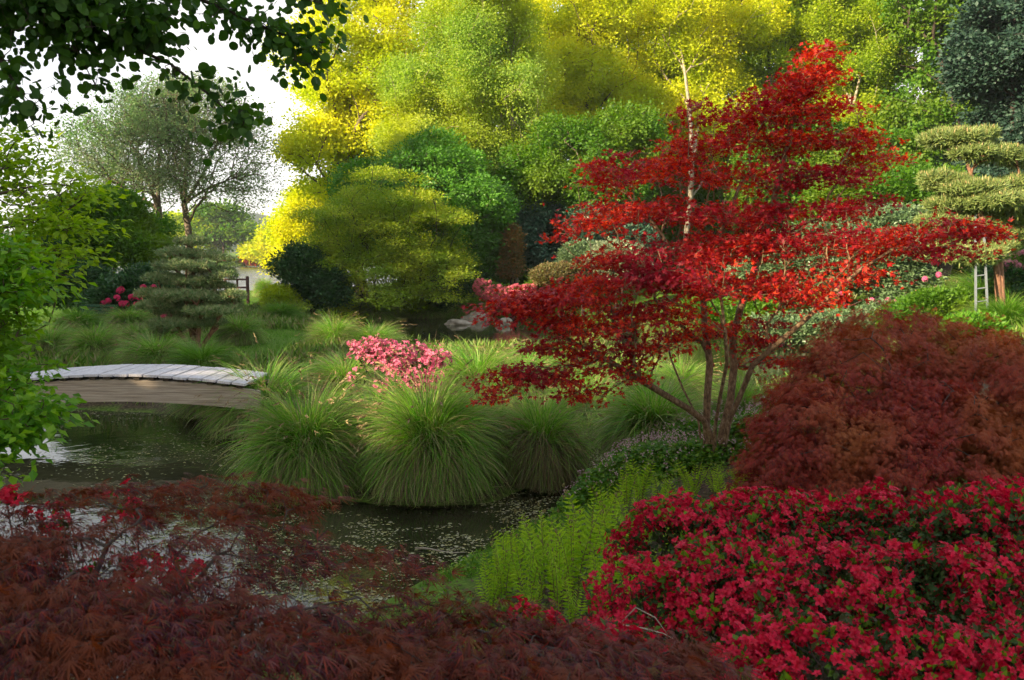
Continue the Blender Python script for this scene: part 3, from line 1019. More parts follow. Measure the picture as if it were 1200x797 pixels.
M_YEL = leaf_mat('leaves_spring_yellow', [(.50, .52, .012), (.58, .58, .014), (.64, .60, .02), (.43, .50, .012)], trans=.5, tint=(.40, .49, .012), tint_scale=.25, tboost=1.6)
M_YELGR = leaf_mat('leaves_yellow_green', [(.30, .40, .012), (.38, .46, .016), (.46, .52, .02), (.25, .36, .012)], trans=.5, tint=(.20, .32, .015), tint_scale=.25, tboost=1.5)
M_BIRCH = leaf_mat('leaves_birch', [(.22, .36, .05), (.28, .42, .06), (.34, .45, .08), (.18, .32, .04)], trans=.5, tint=(.38, .44, .03), tint_scale=.2)
M_MIDGR = leaf_mat('leaves_mid_green', [(.05, .14, .014), (.08, .20, .018), (.12, .25, .022)], trans=.45, tint=(.14, .23, .016), tint_scale=.3)
M_DARKGR = leaf_mat('leaves_dark_green', [(.025, .07, .022), (.04, .10, .03), (.065, .14, .04)], trans=.25, rough=.4)
M_CONIF = leaf_mat('needles_blue_green', [(.015, .04, .028), (.03, .07, .045), (.05, .10, .06)], trans=.15)
M_GREYGR = leaf_mat('leaves_grey_green', [(.15, .23, .10), (.20, .28, .13), (.26, .32, .18), (.20, .20, .15)], trans=.5, tint=(.13, .25, .07), tint_scale=.2)
M_DOME = leaf_mat('leaves_dome', [(.07, .20, .018), (.10, .27, .024), (.15, .34, .032)], trans=.35, tint=(.07, .19, .018), tint_scale=.5, rough=.4, spec=.45)
M_GMAPLE = leaf_mat('leaves_green_maple', [(.26, .36, .02), (.34, .43, .025), (.42, .48, .035), (.34, .34, .025)], trans=.4, tint=(.19, .30, .022), tint_scale=.6)
M_RHODO = leaf_mat('leaves_rhododendron', [(.03, .085, .05), (.05, .12, .07), (.09, .17, .10)], trans=.1, rough=.35, spec=.5)
M_RHODO2 = leaf_mat('leaves_rhododendron_lighter', [(.06, .12, .045), (.10, .17, .065), (.16, .23, .11)], trans=.15, rough=.4, spec=.45)


def big_tree(name, label, u, d, stem_top, blobs, mat, bark=M_BARK, nt=1100, per=30, leaf=CHIP, size=.24, sig=.36, k=12, f=.40, cat='tree',
             group='tall trees behind the pond', gaps=.4, base_u=None, r_tip=.016, leaf_droop=.15, sub=True, **kw):
    base = ground_pt(u if base_u is None else base_u, d)
    bl = []
    for b in blobs:
        bl += (crown_blobs(b[0], b[1], k, f, flat=.8, low=-.9) + [(b[0], b[1] * .8)]) if sub else [b]
    st = [stem_to(base, P(*stem_top), .5, 7)]
    return tree(name, label, cat, base, st, bl, int(nt * 1.8), per, (sig, sig, sig * .55), leaf, size, mat, bark, group=group, gaps=gaps + .2, gscale=1.1, step=1.2,
                r_tip=r_tip, leaf_droop=leaf_droop, nbranch=650, wob=.1, ksides=6, shell=.68, tilt=.5, upn=.3, radn=1.1, low=-.9, **kw)


big_tree('oak_tree', 'sunlit yellow oak with dark forking limbs at the left end of the tall trees', 425, 54, (415, 190, 54),
         [B(405, 60, 54, 82, 85, 4.5), B(385, 180, 54, 60, 70, 4), B(440, 130, 55, 60, 80, 4)], M_YEL, nt=1300, gaps=.6, per=50, size=.17, r_tip=.03)
big_tree('lakeside_tree', 'low golden tree glowing at the lake edge left of the green maple', 372, 60, (372, 250, 60),
         [B(375, 270, 60, 48, 60, 3.5), B(350, 300, 62, 34, 32, 3)], M_YEL, nt=1100, gaps=.3, size=.16, per=40)
big_tree('birch_tree', 'pale feathery birch behind the dark green dome tree', 540, 50, (535, 80, 50),
         [B(530, 90, 50, 70, 110, 4), B(480, 200, 50, 50, 60, 3.5)], M_BIRCH, M_BARK_PALE, nt=1100, size=.115, per=70, gaps=.4, r_tip=.012)
big_tree('birch_tree', 'second feathery birch with a thin pale trunk between the dome tree and the yellow beech', 605, 51, (600, 60, 51),
         [B(595, 110, 51, 62, 120, 4), B(560, 10, 51, 60, 60, 4)], M_BIRCH, M_BARK_PALE, nt=1100, size=.115, per=70, gaps=.4, r_tip=.012)
big_tree('beech_tree', 'brilliant yellow beech above the dark rhododendrons left of the maple top', 690, 60, (690, 100, 60),
         [B(680, 50, 60, 85, 95, 6), B(640, 130, 60, 60, 60, 4), B(745, 140, 60, 70, 60, 4)], M_YEL, nt=2100, size=.15, per=46, gaps=.3)
big_tree('beech_tree', 'yellow beech with a slim bare trunk directly left of the red maple tip', 797, 58, (795, 40, 58),
         [B(800, 30, 60, 90, 80, 5), B(820, 130, 61, 80, 80, 4)], M_YEL, M_BARK_PALE, nt=2000, size=.15, per=46, gaps=.3)
big_tree('beech_tree', 'yellow-green beech behind the tip of the red maple', 900, 62, (900, 50, 62),
         [B(910, 30, 63, 85, 90, 5), B(900, 150, 63, 90, 80, 4)], M_YELGR, nt=2000, size=.15, per=46, gaps=.3)
big_tree('beech_tree', 'greener beech with a pale trunk showing right of the red maple tip', 1012, 60, (1008, 90, 60),
         [B(1000, 40, 62, 75, 90, 5), B(985, 160, 62, 70, 70, 4)], M_YELGR, M_BARK_PALE, nt=1900, size=.15, per=46, gaps=.35)
big_tree('hornbeam_tree', 'mid green layered tree above the rhododendrons left of the maple', 680, 47, (690, 190, 47),
         [B(680, 190, 47, 65, 55, 3.5), B(730, 170, 47, 45, 45, 3), B(620, 215, 48, 40, 45, 3)], M_MIDGR, nt=1600, size=.15, gaps=.4)
big_tree('hornbeam_tree', 'leafy green tree filling the gap under the beeches right of the maple crown', 1000, 50, (1000, 200, 50),
         [B(1010, 210, 50, 75, 55, 4), B(930, 180, 52, 60, 50, 3)], M_MIDGR, nt=1600, size=.16, gaps=.3)
big_tree('elm_tree', 'dark olive tree with a black trunk behind the clipped tall pine', 1105, 56, (1100, 60, 56),
         [B(1090, 20, 58, 60, 80, 4), B(1090, 130, 58, 60, 60, 4), B(1150, 60, 60, 50, 90, 4)], M_MIDGR, M_BARK_DARK, nt=1100, size=.24, gaps=.75, r_tip=.03)
big_tree('cedar_tree', 'dark blue-green conifer filling the top right corner', 1195, 44, (1190, 0, 44),
         [B(1190, 60, 44, 75, 120, 4), B(1200, 190, 44, 60, 50, 4)], M_CONIF, M_BARK_DARK, nt=1300, size=.2, per=40, gaps=.45)
big_tree('beech_tree', 'deeper yellow-green beech closing the gap behind the second birch', 560, 72, (560, 120, 72),
         [B(560, 60, 72, 90, 110, 6), B(500, 160, 72, 70, 90, 5)], M_YELGR, nt=1800, size=.26, gaps=.2)
big_tree('beech_tree', 'distant yellow-green beech at the back between the two sunlit beeches', 760, 76, (760, 80, 76),
         [B(750, 40, 76, 120, 130, 6), B(760, 190, 76, 130, 70, 6)], M_YELGR, nt=2000, size=.28, gaps=.1)
big_tree('beech_tree', 'distant dull green beech at the back behind the greener beech', 1000, 78, (1000, 80, 78),
         [B(960, 60, 78, 120, 130, 6), B(1090, 190, 78, 120, 70, 6)], M_YELGR, nt=2000, size=.28, gaps=.1)
big_tree('spruce_tree', 'nearly black tree at the back of the top right corner', 1180, 70, (1180, 60, 70),
         [B(1170, 40, 70, 90, 110, 6), B(1210, 200, 70, 90, 80, 5)], M_DARKGR, M_BARK_DARK, nt=1100, size=.32, gaps=.15)

# understorey at the wood edge, closing the view below the tall crowns
for (u, d, ru, v, rv, mt, lab) in ((470, 60, 60, 250, 75, M_YELGR, 'shaded undergrowth tree behind the dome tree'), (560, 62, 60, 235, 80, M_MIDGR, 'dark undergrowth tree below the second birch'),
                              (650, 60, 60, 240, 75, M_MIDGR, 'dark undergrowth tree above the first blue-green rhododendron'), (740, 62, 60, 230, 85, M_MIDGR, 'dark undergrowth tree above the second blue-green rhododendron'),
                              (830, 62, 60, 230, 90, M_MIDGR, 'undergrowth tree hidden behind the middle of the red maple'), (910, 58, 60, 240, 80, M_MIDGR, 'undergrowth tree behind the right half of the red maple'),
                              (1000, 64, 60, 225, 90, M_DARKGR, 'dark undergrowth tree right of the red maple'), (1090, 62, 60, 225, 90, M_DARKGR, 'dark undergrowth tree behind the clipped tall pine'), (1180, 60, 60, 220, 90, M_DARKGR, 'dark undergrowth tree at the right edge')):
    big_tree('undergrowth_tree', lab, u, d, (u, v - 20, d), [B(u, v, d, ru, rv, 2.5)], mt, M_BARK_DARK, nt=1300, size=.20, sig=.34, gaps=.0, group='undergrowth at the wood edge', k=9)

# the wood floor behind: brambles and young growth that nobody could count
nw = 26000
wx_, wy_ = rng.uniform(-9, 62, nw), rng.uniform(63, 74, nw)
wz_ = rng.random(nw) ** .8 * (4.2 + 1.2 * np.sin(wx_ * .5) + .8 * np.sin(wx_ * 1.3 + 1)) + gz(wx_, wy_)
k = np.repeat(np.arange(nw), 4)
pw_ = np.stack([wx_, wy_, wz_], -1)[k] + rng.normal(0, .25, (len(k), 3))
V, F = scatter(CHIP, pw_, rng.normal(size=(len(k), 3)), rng.normal(0, .6, (len(k), 3)) + [0, -.6, .6], .34 * rng.uniform(.6, 1.3, len(k)))
g = Geo(); g.add(V, T=F)
tag(g.build('wood_undergrowth', M_MIDGR), label='continuous leafy undergrowth on the floor of the wood behind the far bank', cat='undergrowth', kind='stuff')

# the sparse grey-green pair at left with the lake behind them
for (bu, tops, bl, lab) in (
    (197, [(186, 245, 46), (150, 160, 46), (196, 130, 46), (110, 200, 46)], [B(150, 185, 46, 78, 82, 4.5), B(185, 130, 46, 50, 42, 4)],
     'airy grey-green tree with a leaning dark trunk left of the sky gap'),
    (213, [(216, 240, 48), (262, 150, 48), (222, 140, 48), (300, 200, 48)], [B(255, 180, 48, 80, 80, 4.5), B(225, 130, 48, 60, 45, 4)],
     'airy grey-green tree with an upright trunk directly left of the sky gap')):
    base = ground_pt(bu, 46)
    sub = sum([crown_blobs(b[0], b[1], 9, .4, flat=.8, low=-.9) + [b] for b in bl], [])
    f0 = P(*tops[0])
    st = [np.vstack([stem_to(base, f0, .3, 5), stem_to(f0, P(*tops[1]), .6, 6)[1:]])] + [stem_to(f0, P(*t_), .7, 6) for t_ in tops[2:]]
    tree('willow_tree', lab, 'tree', base, st, sub, 3000, 13, (.19, .19, .15), CHIP, .10, M_GREYGR, M_BARK, group='airy trees by the lake', tilt=.9, upn=.2, gaps=.35, gscale=1.1,
         step=.5, r_tip=.009, wob=.2, sizejit=.35, alpha=.3, shell=.3, expo=2.3, low=-.95, nbranch=None, radn=.5)

# unseen trees added out of the picture to the left: they close off the low evening light
for (x, y, h, r, lab) in ((-9, -5, 9.2, 3.3, 'unseen leafy tree added for shade behind the viewer nearest the left side'), (-15, -4.5, 9.3, 3.5, 'unseen leafy tree added for shade behind the viewer farther to the left'),
                          (-20.5, -1.5, 9.0, 3.5, 'unseen leafy tree added for shade at left level with the viewer'), (-22, 5, 9.2, 3.5, 'unseen leafy tree added for shade at left level with the near shore'),
                          (-25, 12.5, 10.5, 4.0, 'unseen leafy tree added for shade at left level with the tussock island'), (-24.5, 18, 11.5, 3.6, 'unseen leafy tree added for shade at left just past the bridge'), (-26, 24.5, 15.5, 4.4, 'unseen tall leafy tree added for shade at left level with the clipped pine'),
                          (-25.5, 31, 18, 4.8, 'unseen tall leafy tree added for shade at left level with the rear pond')):
    base = np.array([x, y, float(gz(x, y)) - .05])
    bl = crown_blobs((x, y, h * .58), (r, r * 1.1, h * .45), 14, .42)
    tree('unseen_shade_tree', lab, 'tree', base, [stem_to(base, (x, y, h * .6), .3, 5)], bl, 700, 30, (.5, .5, .3), CHIP, .34, M_MIDGR, M_BARK,
         group='unseen trees added for shade', gaps=.2, step=1.5, nbranch=200, r_tip=.02)

# far shore across the lake
for i, (u, v, d, ru, rv, mt, lab) in enumerate((
    (262, 272, 236, 44, 30, M_MIDGR, 'hazy rounded tree on the far shore left in the lake gap'),
    (228, 276, 240, 40, 26, M_YELGR, 'hazy yellow-green tree on the far shore behind the clipped pine'),
    (180, 280, 244, 50, 24, M_MIDGR, 'hazy tree on the far shore behind the airy tree trunks'),
    (110, 278, 244, 60, 26, M_MIDGR, 'hazy tree on the far shore at far left'),
    (330, 288, 225, 26, 20, M_YEL, 'golden tree on the far shore at the right of the lake gap'),
    (352, 280, 215, 26, 26, M_YEL, 'golden tree on the far shore touching the lakeside tree'),
    (305, 296, 232, 16, 9, M_YEL, 'small golden bush on the far shore in the middle of the lake gap'))):
    base = ground_pt(u, d)
    b = B(u, v, d, ru, rv)
    tree('far_shore_tree', lab, 'tree', base, [stem_to(base, b[0], .1, 4)], crown_blobs(b[0], b[1] * [1, .8, 1], 9, .5), 260, 26, (1.1, 1.1, .7), CHIP, .95, mt, M_BARK,
         group='trees across the lake', gaps=0, step=4, nbranch=60, r_tip=.06)
M_REDLEAF = leaf_mat('leaves_far_red', [(.3, .04, .02), (.4, .07, .03), (.2, .03, .02)], trans=.3)
for (u, v, ru, rv, lab, mt) in ((309, 304, 7, 4, 'tiny orange-red shrub on the far shore', M_REDLEAF), (292, 306, 11, 4, 'dull reddish low shrub on the far shore left of the orange-red one', M_REDLEAF),
                               (275, 308, 16, 3.5, 'low green hedge on the far shore at left of the gap', M_MIDGR), (318, 308, 14, 3.5, 'low green hedge on the far shore at right of the gap', M_MIDGR)):
    b = B(u, v, 236, ru, rv, 1.5); base = ground_pt(u, 236)
    tree('far_shrub', lab, 'shrub', base, [stem_to(base, b[0], .1, 3)], [b], 60, 30, (.5, .5, .4), CHIP, .5, mt, M_BARK, gaps=0, step=2, nbranch=20, trunk_name='stem', crown_name='foliage')


# ------------------------------------------------------------------ shrubs of the middle distance
def shrub(name, label, u, d, blobs, mat, nt=500, per=30, size=.16, sig=.22, leaf=LEAF, cat='shrub', gaps=.1, flowers=None, shell=.72, bark=M_BARK_DARK, k=0, f=.45,
          group=None, base_u=None, sp=.6, nbranch=120, **kw):
    base = ground_pt(u if base_u is None else base_u, d)
    bl = []
    for b in blobs: bl += (crown_blobs(b[0], b[1], k + 4, f * .85, flat=.8, low=-.9) + [(b[0], b[1] * .85)]) if k else [b]
    top = np.mean([b[0] for b in blobs], 0)
    root, T = tree(name, label, cat, base, [stem_to(base, base + (top - base) * .8, .2, 4), stem_to(base + [.1, 0, 0], top + [.3, 0, -.1], .3, 4)], bl, int(nt * 1.5), per, (sig, sig, sig * sp), leaf, size, mat, bark,
                   gaps=gaps, shell=shell, step=.5, nbranch=nbranch, trunk_name='stem', crown_name='foliage', group=group, r_tip=.012, low=-.95, **kw)
    if flowers:
        nf, fm, fs, pix = flowers
        if pix is not None:
            C = np.array([P(a, b, d - c) for a, b, c in pix])
        else:
            c0 = T.mean(0)
            F_ = T[np.argsort(-(T[:, 2] - c0[2]) * .5 + (T[:, 1] - c0[1]) + rng.normal(0, .4, len(T)))[:nf]]
            C = F_ + unit(F_ - c0) * .2
        per_f = 14
        kk = np.repeat(np.arange(len(C)), per_f)
        dd = unit(rng.normal(size=(len(kk), 3)) + [0, -.5, .4])
        V, Fc = scatter(FLOWER, C[kk] + dd * fs * .9 - base, unit(np.cross(dd, rng.normal(size=dd.shape))), dd, fs)
        g = Geo(); g.add(V, T=Fc); g.build('blossom', fm, root)
    return root, T


M_F_PINK = leaf_mat('petals_pink', [(.62, .10, .24), (.72, .18, .32), (.55, .07, .18)], trans=.3, tboost=1.2)
M_F_CRIM = leaf_mat('petals_crimson', [(.55, .02, .09), (.65, .05, .16), (.42, .015, .06)], trans=.3, tboost=1.2)
M_F_ROSE = leaf_mat('petals_rose', [(.65, .05, .12), (.75, .12, .20), (.60, .08, .22)], trans=.3, tboost=1.2)

# big dark green dome behind the green maple
big_tree('dome_tree', 'dense dark green dome-shaped tree behind the yellow-green maple', 500, 46, (500, 230, 46),
         [B(502, 236, 45, 100, 84, 4), B(562, 285, 45, 34, 50, 2.5), B(435, 250, 46, 45, 60, 3)], M_DOME, nt=2300, per=34, size=.15, sig=.25, k=14, f=.34, gaps=-.2, cat='tree', group='trees by the pond', leaf=LEAF)

# yellow-green layered maple
base = ground_pt(445, 40.5)
pads = []
for (u, v, ru, rv) in ((430, 218, 34, 10), (475, 222, 30, 10), (400, 240, 38, 11), (455, 245, 44, 10), (510, 240, 26, 10), (380, 265, 34, 10), (430, 270, 40, 10), (490, 268, 42, 10), (528, 262, 20, 9),
                       (395, 295, 44, 10), (455, 298, 40, 10), (512, 295, 34, 10), (375, 285, 28, 9), (420, 322, 44, 9), (475, 325, 42, 9), (522, 322, 22, 9), (398, 342, 28, 8), (450, 348, 44, 8), (505, 345, 30, 8), (415, 358, 34, 7), (470, 360, 40, 7), (520, 356, 26, 7), (385, 352, 20, 7), (440, 232, 60, 16)):
    for dd in (-1.6, 0.2, 1.6):
        sc = 1 - abs(dd) * .12
        pads.append((P(u + rng.normal(0, 13), v + rng.normal(0, 9) + (dd * 3), 40.5 + dd * (1.1 if v < 300 else 1.4)), np.array([ru * .0405 * sc * rng.uniform(.5, .9), 1.1, rv * .0405 * .6])))
tree('green_maple_tree', 'broad yellow-green maple in flat layers on the far bank of the rear pond', 'tree', base,
     [stem_to(base, P(430, 290, 40.5), .4, 5), stem_to(base + [.3, 0, 0], P(480, 270, 40.8), .4, 5), stem_to(base + [-.2, 0, 0], P(405, 300, 40), .4, 5)],
     pads + [B(450, 292, 41.2, 92, 72, 3.2)] * 2 + [B(405, 320, 40.5, 50, 40, 2.2), B(500, 318, 40.5, 48, 40, 2.2)], 4600, 22, (.24, .24, .09), LEAF, .105, M_GMAPLE, M_BARK_DARK, group='trees by the pond', shell=.75, gaps=.3, gscale=.8, step=.5, nbranch=500, r_tip=.010, tilt=.35, upn=1.0, radn=.5)

shrub('holly_bush', 'dark evergreen bush between the lake and the yellow-green maple', 362, 39, [B(362, 325, 39, 34, 38, 1.5), B(385, 340, 38.5, 25, 28, 1.2), B(352, 305, 39, 18, 18, .9)], M_DARKGR, nt=900, size=.13, sig=.16, k=6)
shrub('lime_bush', 'small lime green bush in front of the dark evergreen bush', 330, 38, [B(328, 352, 38, 20, 16, .7)], M_YELGR, nt=160, size=.12, sig=.12)
shrub('pond_side_bush', 'dull dark bush under the right side of the yellow-green maple', 528, 42, [B(525, 345, 42, 26, 22, 1), B(560, 340, 44, 18, 18, 1)], M_DARKGR, nt=500, size=.14, sig=.16, k=4)

# left middle distance
shrub('rounded_tree', 'round dark green tree at left in front of the airy trees', 128, 38, [B(125, 270, 38, 55, 42, 2.6), B(85, 285, 37, 40, 40, 2), B(165, 295, 37, 25, 22, 1.3)], M_MIDGR, nt=1800, size=.15, sig=.22, k=9, cat='tree', group='dark shrubs at left', f=.5)
shrub('laurel_bush', 'dark laurel thicket at far left behind the tussocks', 95, 33, [B(92, 335, 33, 40, 32, 1.4), B(40, 325, 33, 45, 42, 1.6)], M_DARKGR, nt=1100, size=.13, sig=.16, k=6, group='dark shrubs at left')
shrub('rhododendron', 'dark rhododendron dotted with crimson flower heads left of the clipped pine', 140, 31, [B(142, 350, 31, 26, 22, 1), B(170, 340, 31.5, 28, 26, 1), B(205, 350, 31, 30, 24, 1), B(120, 365, 30.5, 20, 15, .8)], M_DARKGR, nt=900, size=.13, sig=.16, group='dark shrubs at left',
      flowers=(0, M_F_CRIM, .085, [(121, 356, 1.2), (127, 352.5, 1.2), (137, 349, 1.3), (140, 341, 1.1), (142, 339.5, 1.1), (143, 356, 1.3), (148, 356, 1.3), (154, 348.5, 1.2), (158, 347, 1.2), (162, 345, 1.2), (163, 348, 1.2),
                                  (160, 357, 1.4), (164, 357, 1.4), (170, 344, 1.2), (174, 343, 1.2), (133, 372, 1.4), (186, 343, 1.3), (191, 341, 1.3), (203, 343, 1.3), (192, 371, 1.6), (198, 350, 1.5), (168, 337, 1), (133, 363, 1.2), (200, 375, 1.6), (205, 374, 1.6), (180, 337, 1)]))
g = Geo()
q = ground_pt(108, 29.0); q[2] = max(q[2], .3)
for i in range(4): g.box((q[0], q[1] + i * .12 - .2, q[2] + .48), (1.3, .09, .035))
tag_o = empty('garden_bench', (0, 0, 0), label='low dark green bench under the laurel thicket at far left', cat='bench')
M_GREENPAINT = surf_mat('dark_green_paint', [(.005, .04, .02), (.008, .06, .03)], 8, rough=.5, bump=.1)
g.build('seat', M_GREENPAINT, tag_o)
g = Geo()
for i in range(3): g.box((q[0], q[1] + .3, q[2] + .62 + i * .12), (1.3, .03, .09))
g.build('backrest', M_GREENPAINT, tag_o)
for sx in (-.55, .55):
    for sy in (-.2, .28):
        g = Geo(); g.box((q[0] + sx, q[1] + sy, q[2] + (.23 if sy < 0 else .42)), (.06, .06, .47 if sy < 0 else .85)); g.build('leg', M_GREENPAINT, tag_o)

# gate at the lake edge
M_GATE = surf_mat('dark_red_brown_timber', [(.06, .03, .025), (.13, .06, .05)], 9, stretch=(1, 1, .3), bump=.2)
gd = 44.0
gr = empty('wooden_gate', (0, 0, 0), label='open dark wooden gate rail at the lake edge right of the clipped pine', cat='gate')


def pq(u, v): return P(u, v, gd)


zt, zb_, = pq(290, 326)[2], pq(290, 348)[2] - .35
xs = [pq(u, 330)[0] for u in (252, 264, 278, 290)]
for i, x in enumerate(xs):
    big = i in (0, 3)
    g = Geo(); g.box((x, gd, (zt + zb_) / 2 + (.05 if big else -.05)), (.13 if big else .08, .13 if big else .07, zt - zb_ + (.1 if big else -.06))); g.build('post' if big else 'upright', M_GATE, gr)
for vv in (327.5, 337):
    zz = pq(290, vv)[2]
    g = Geo(); g.box(((xs[0] + xs[3]) / 2, gd + .006, zz), (xs[3] - xs[0] - .13, .05, .09)); g.build('rail', M_GATE, gr)

# back bank, centre
shrub('rhododendron', 'large blue-green rhododendron bank right of the dome tree', 628, 47, [B(622, 275, 47, 40, 42, 2), B(600, 262, 48, 30, 30, 2), B(650, 300, 46, 30, 25, 1.5)], M_RHODO, nt=1300, size=.17, sig=.2, k=6, group='evergreen shrubs on the far bank')
shrub('rhododendron', 'large blue-green rhododendron bank left of the red maple', 710, 46, [B(708, 268, 46, 55, 36, 2.2), B(745, 290, 45, 30, 30, 1.6), B(680, 285, 45.5, 35, 28, 1.6)], M_RHODO, nt=1400, size=.17, sig=.2, k=6, group='evergreen shrubs on the far bank')
shrub('round_bush', 'olive rounded bush at the foot of the blue-green rhododendrons', 683, 41, [B(683, 302, 41, 26, 17, 1.1)], M_RHODO2, nt=500, size=.12, sig=.12, group='evergreen shrubs on the far bank')
shrub('variegated_bush', 'pale variegated dome-shaped bush just left of the red maple', 722, 40, [B(722, 304, 40, 34, 20, 1.3)],
      leaf_mat('leaves_pale_variegated', [(.20, .24, .13), (.28, .32, .19), (.14, .2, .09)], trans=.2), nt=700, size=.12, sig=.12, group='evergreen shrubs on the far bank')
shrub('low_mound', 'low bronze-green mound behind the tip of the maple branch', 658, 39.5, [B(655, 322, 39.5, 30, 12, 1.1)],
      leaf_mat('leaves_bronze', [(.10, .13, .03), (.17, .14, .05), (.2, .13, .06)], trans=.3), nt=400, size=.1, sig=.11, group='evergreen shrubs on the far bank')
shrub('pieris', 'narrow orange-bronze pieris beside the dome tree', 599, 44, [B(599, 290, 44, 10, 14, .5), B(598, 312, 44, 12, 14, .5), B(601, 276, 44, 7, 10, .4)],
      leaf_mat('leaves_pieris', [(.25, .12, .04), (.32, .18, .06), (.18, .16, .05), (.12, .15, .04)], trans=.3), nt=330, size=.13, sig=.12)
r_, T_ = shrub('azalea', 'salmon-pink azalea in full bloom on the far bank behind the rocks', 600, 41, [B(590, 318, 41, 30, 16, .9), B(616, 322, 41, 22, 14, .8), B(582, 336, 40.5, 22, 14, .7), B(604, 345, 40.5, 26, 12, .7)],
               M_MIDGR, nt=450, size=.09, sig=.12, flowers=(800, leaf_mat('petals_salmon', [(.75, .16, .22), (.8, .24, .28), (.68, .12, .2)], trans=.3, tboost=1.2), .075, None))
# right bank
shrub('rhododendron', 'wide rhododendron with scattered pink flower heads right of the red maple', 985, 31, [B(960, 300, 32, 60, 45, 1.8), B(1030, 310, 31, 55, 40, 1.6), B(900, 330, 33, 50, 35, 1.5), B(1070, 330, 30, 35, 28, 1.1), B(1050, 270, 33, 50, 30, 1.5)], M_RHODO2, nt=2400, size=.14, sig=.17, k=5,
      group='shrubs on the right bank', flowers=(0, M_F_PINK, .075, [(1079, 344, 1.9), (1078, 354, 2), (1084, 327, 1.8), (1040, 352, 2.2), (1022, 352, 2.2), (1049, 354, 2.2), (1063, 358, 2.2), (1020, 358, 2.2), (1090, 350, 2), (1135, 341, 1.8),
                                                                       (1075, 343, 1.9), (1082, 356, 2), (1030, 356, 2.2), (1012, 362, 2.3), (985, 345, 2), (1100, 322, 1.6), (965, 352, 2.2)]))
shrub('dark_yew', 'dark green hedge bush between the maple crown and the clipped tall pine', 1050, 38, [B(1050, 230, 38, 60, 45, 2.5), B(990, 245, 38, 50, 40, 2), B(1120, 250, 37, 60, 50, 2)], M_MIDGR, nt=1500, size=.16, sig=.2, k=8, group='shrubs on the right bank')
shrub('azalea', 'pale pink azalea at the right edge behind the tall pine', 1195, 27, [B(1195, 300, 27, 22, 20, .7), B(1215, 312, 27, 20, 20, .7)], M_MIDGR, nt=300, size=.08, sig=.12, group='shrubs on the right bank',
      flowers=(240, leaf_mat('petals_pale_pink', [(.6, .22, .3), (.7, .33, .4), (.5, .16, .22)], trans=.3), .06, None))
def gb(u, d, w, h):
    c = ground_pt(u, d); return (c + [0, 0, h * .42], np.array([w, w * .8, h * .58]))


shrub('leafy_bush', 'low dark green bush below the ladder and the tall pine', 1100, 26, [gb(1105, 26, 1.3, 1.3), gb(1070, 27, 1.2, 1.2)], M_MIDGR, nt=700, size=.11, sig=.13, k=4, group='shrubs on the right bank')
shrub('leafy_bush', 'dark bush behind the trunk of the tall pine at the right edge', 1195, 26, [gb(1200, 26.5, 1.3, 1.6), gb(1175, 27.5, 1.0, 1.5)], M_DARKGR, nt=700, size=.11, sig=.13, k=4, group='shrubs on the right bank')
shrub('leafy_bush', 'olive bush under the scattered pink flower heads', 1000, 28, [gb(990, 28, 1.6, 1.3), gb(1035, 28, 1.3, 1.2), gb(940, 29, 1.5, 1.2)], M_RHODO2, nt=900, size=.12, sig=.14, k=4, group='shrubs on the right bank')
shrub('leafy_bush', 'dull green bush at the far end of the rear pond behind the maple', 880, 32, [gb(880, 32, 1.7, 1.5), gb(830, 34, 1.6, 1.5)], M_MIDGR, nt=800, size=.13, sig=.15, k=4, group='shrubs on the right bank')
shrub('fern_clump', 'bright lime leafy clump at the right edge above the weeping maple', 1180, 17, [B(1185, 392, 17, 40, 14, .5), B(1140, 385, 18, 26, 10, .4)], M_TUS_LT, nt=350, size=.1, sig=.1, group='shrubs on the right bank')
shrub('beech_hedge', 'mid green bush at the back left of the blue-green rhododendrons', 565, 56, [B(575, 235, 56, 50, 50, 3)], M_MIDGR, nt=700, size=.2, sig=.25, k=6)

# ------------------------------------------------------------------ clipped pines
M_PINE = leaf_mat('pine_needles', [(.09, .19, .06), (.15, .25, .08), (.25, .30, .12), (.32, .30, .15)], trans=.1, rough=.5)
M_PINE_G = leaf_mat('pine_needles_gold', [(.11, .17, .045), (.16, .23, .06), (.24, .28, .08), (.09, .15, .04)], trans=.15, rough=.5)
M_CANDLE = leaf_mat('pine_candles', [(.42, .30, .12), (.52, .40, .18), (.34, .26, .1)], trans=.2)


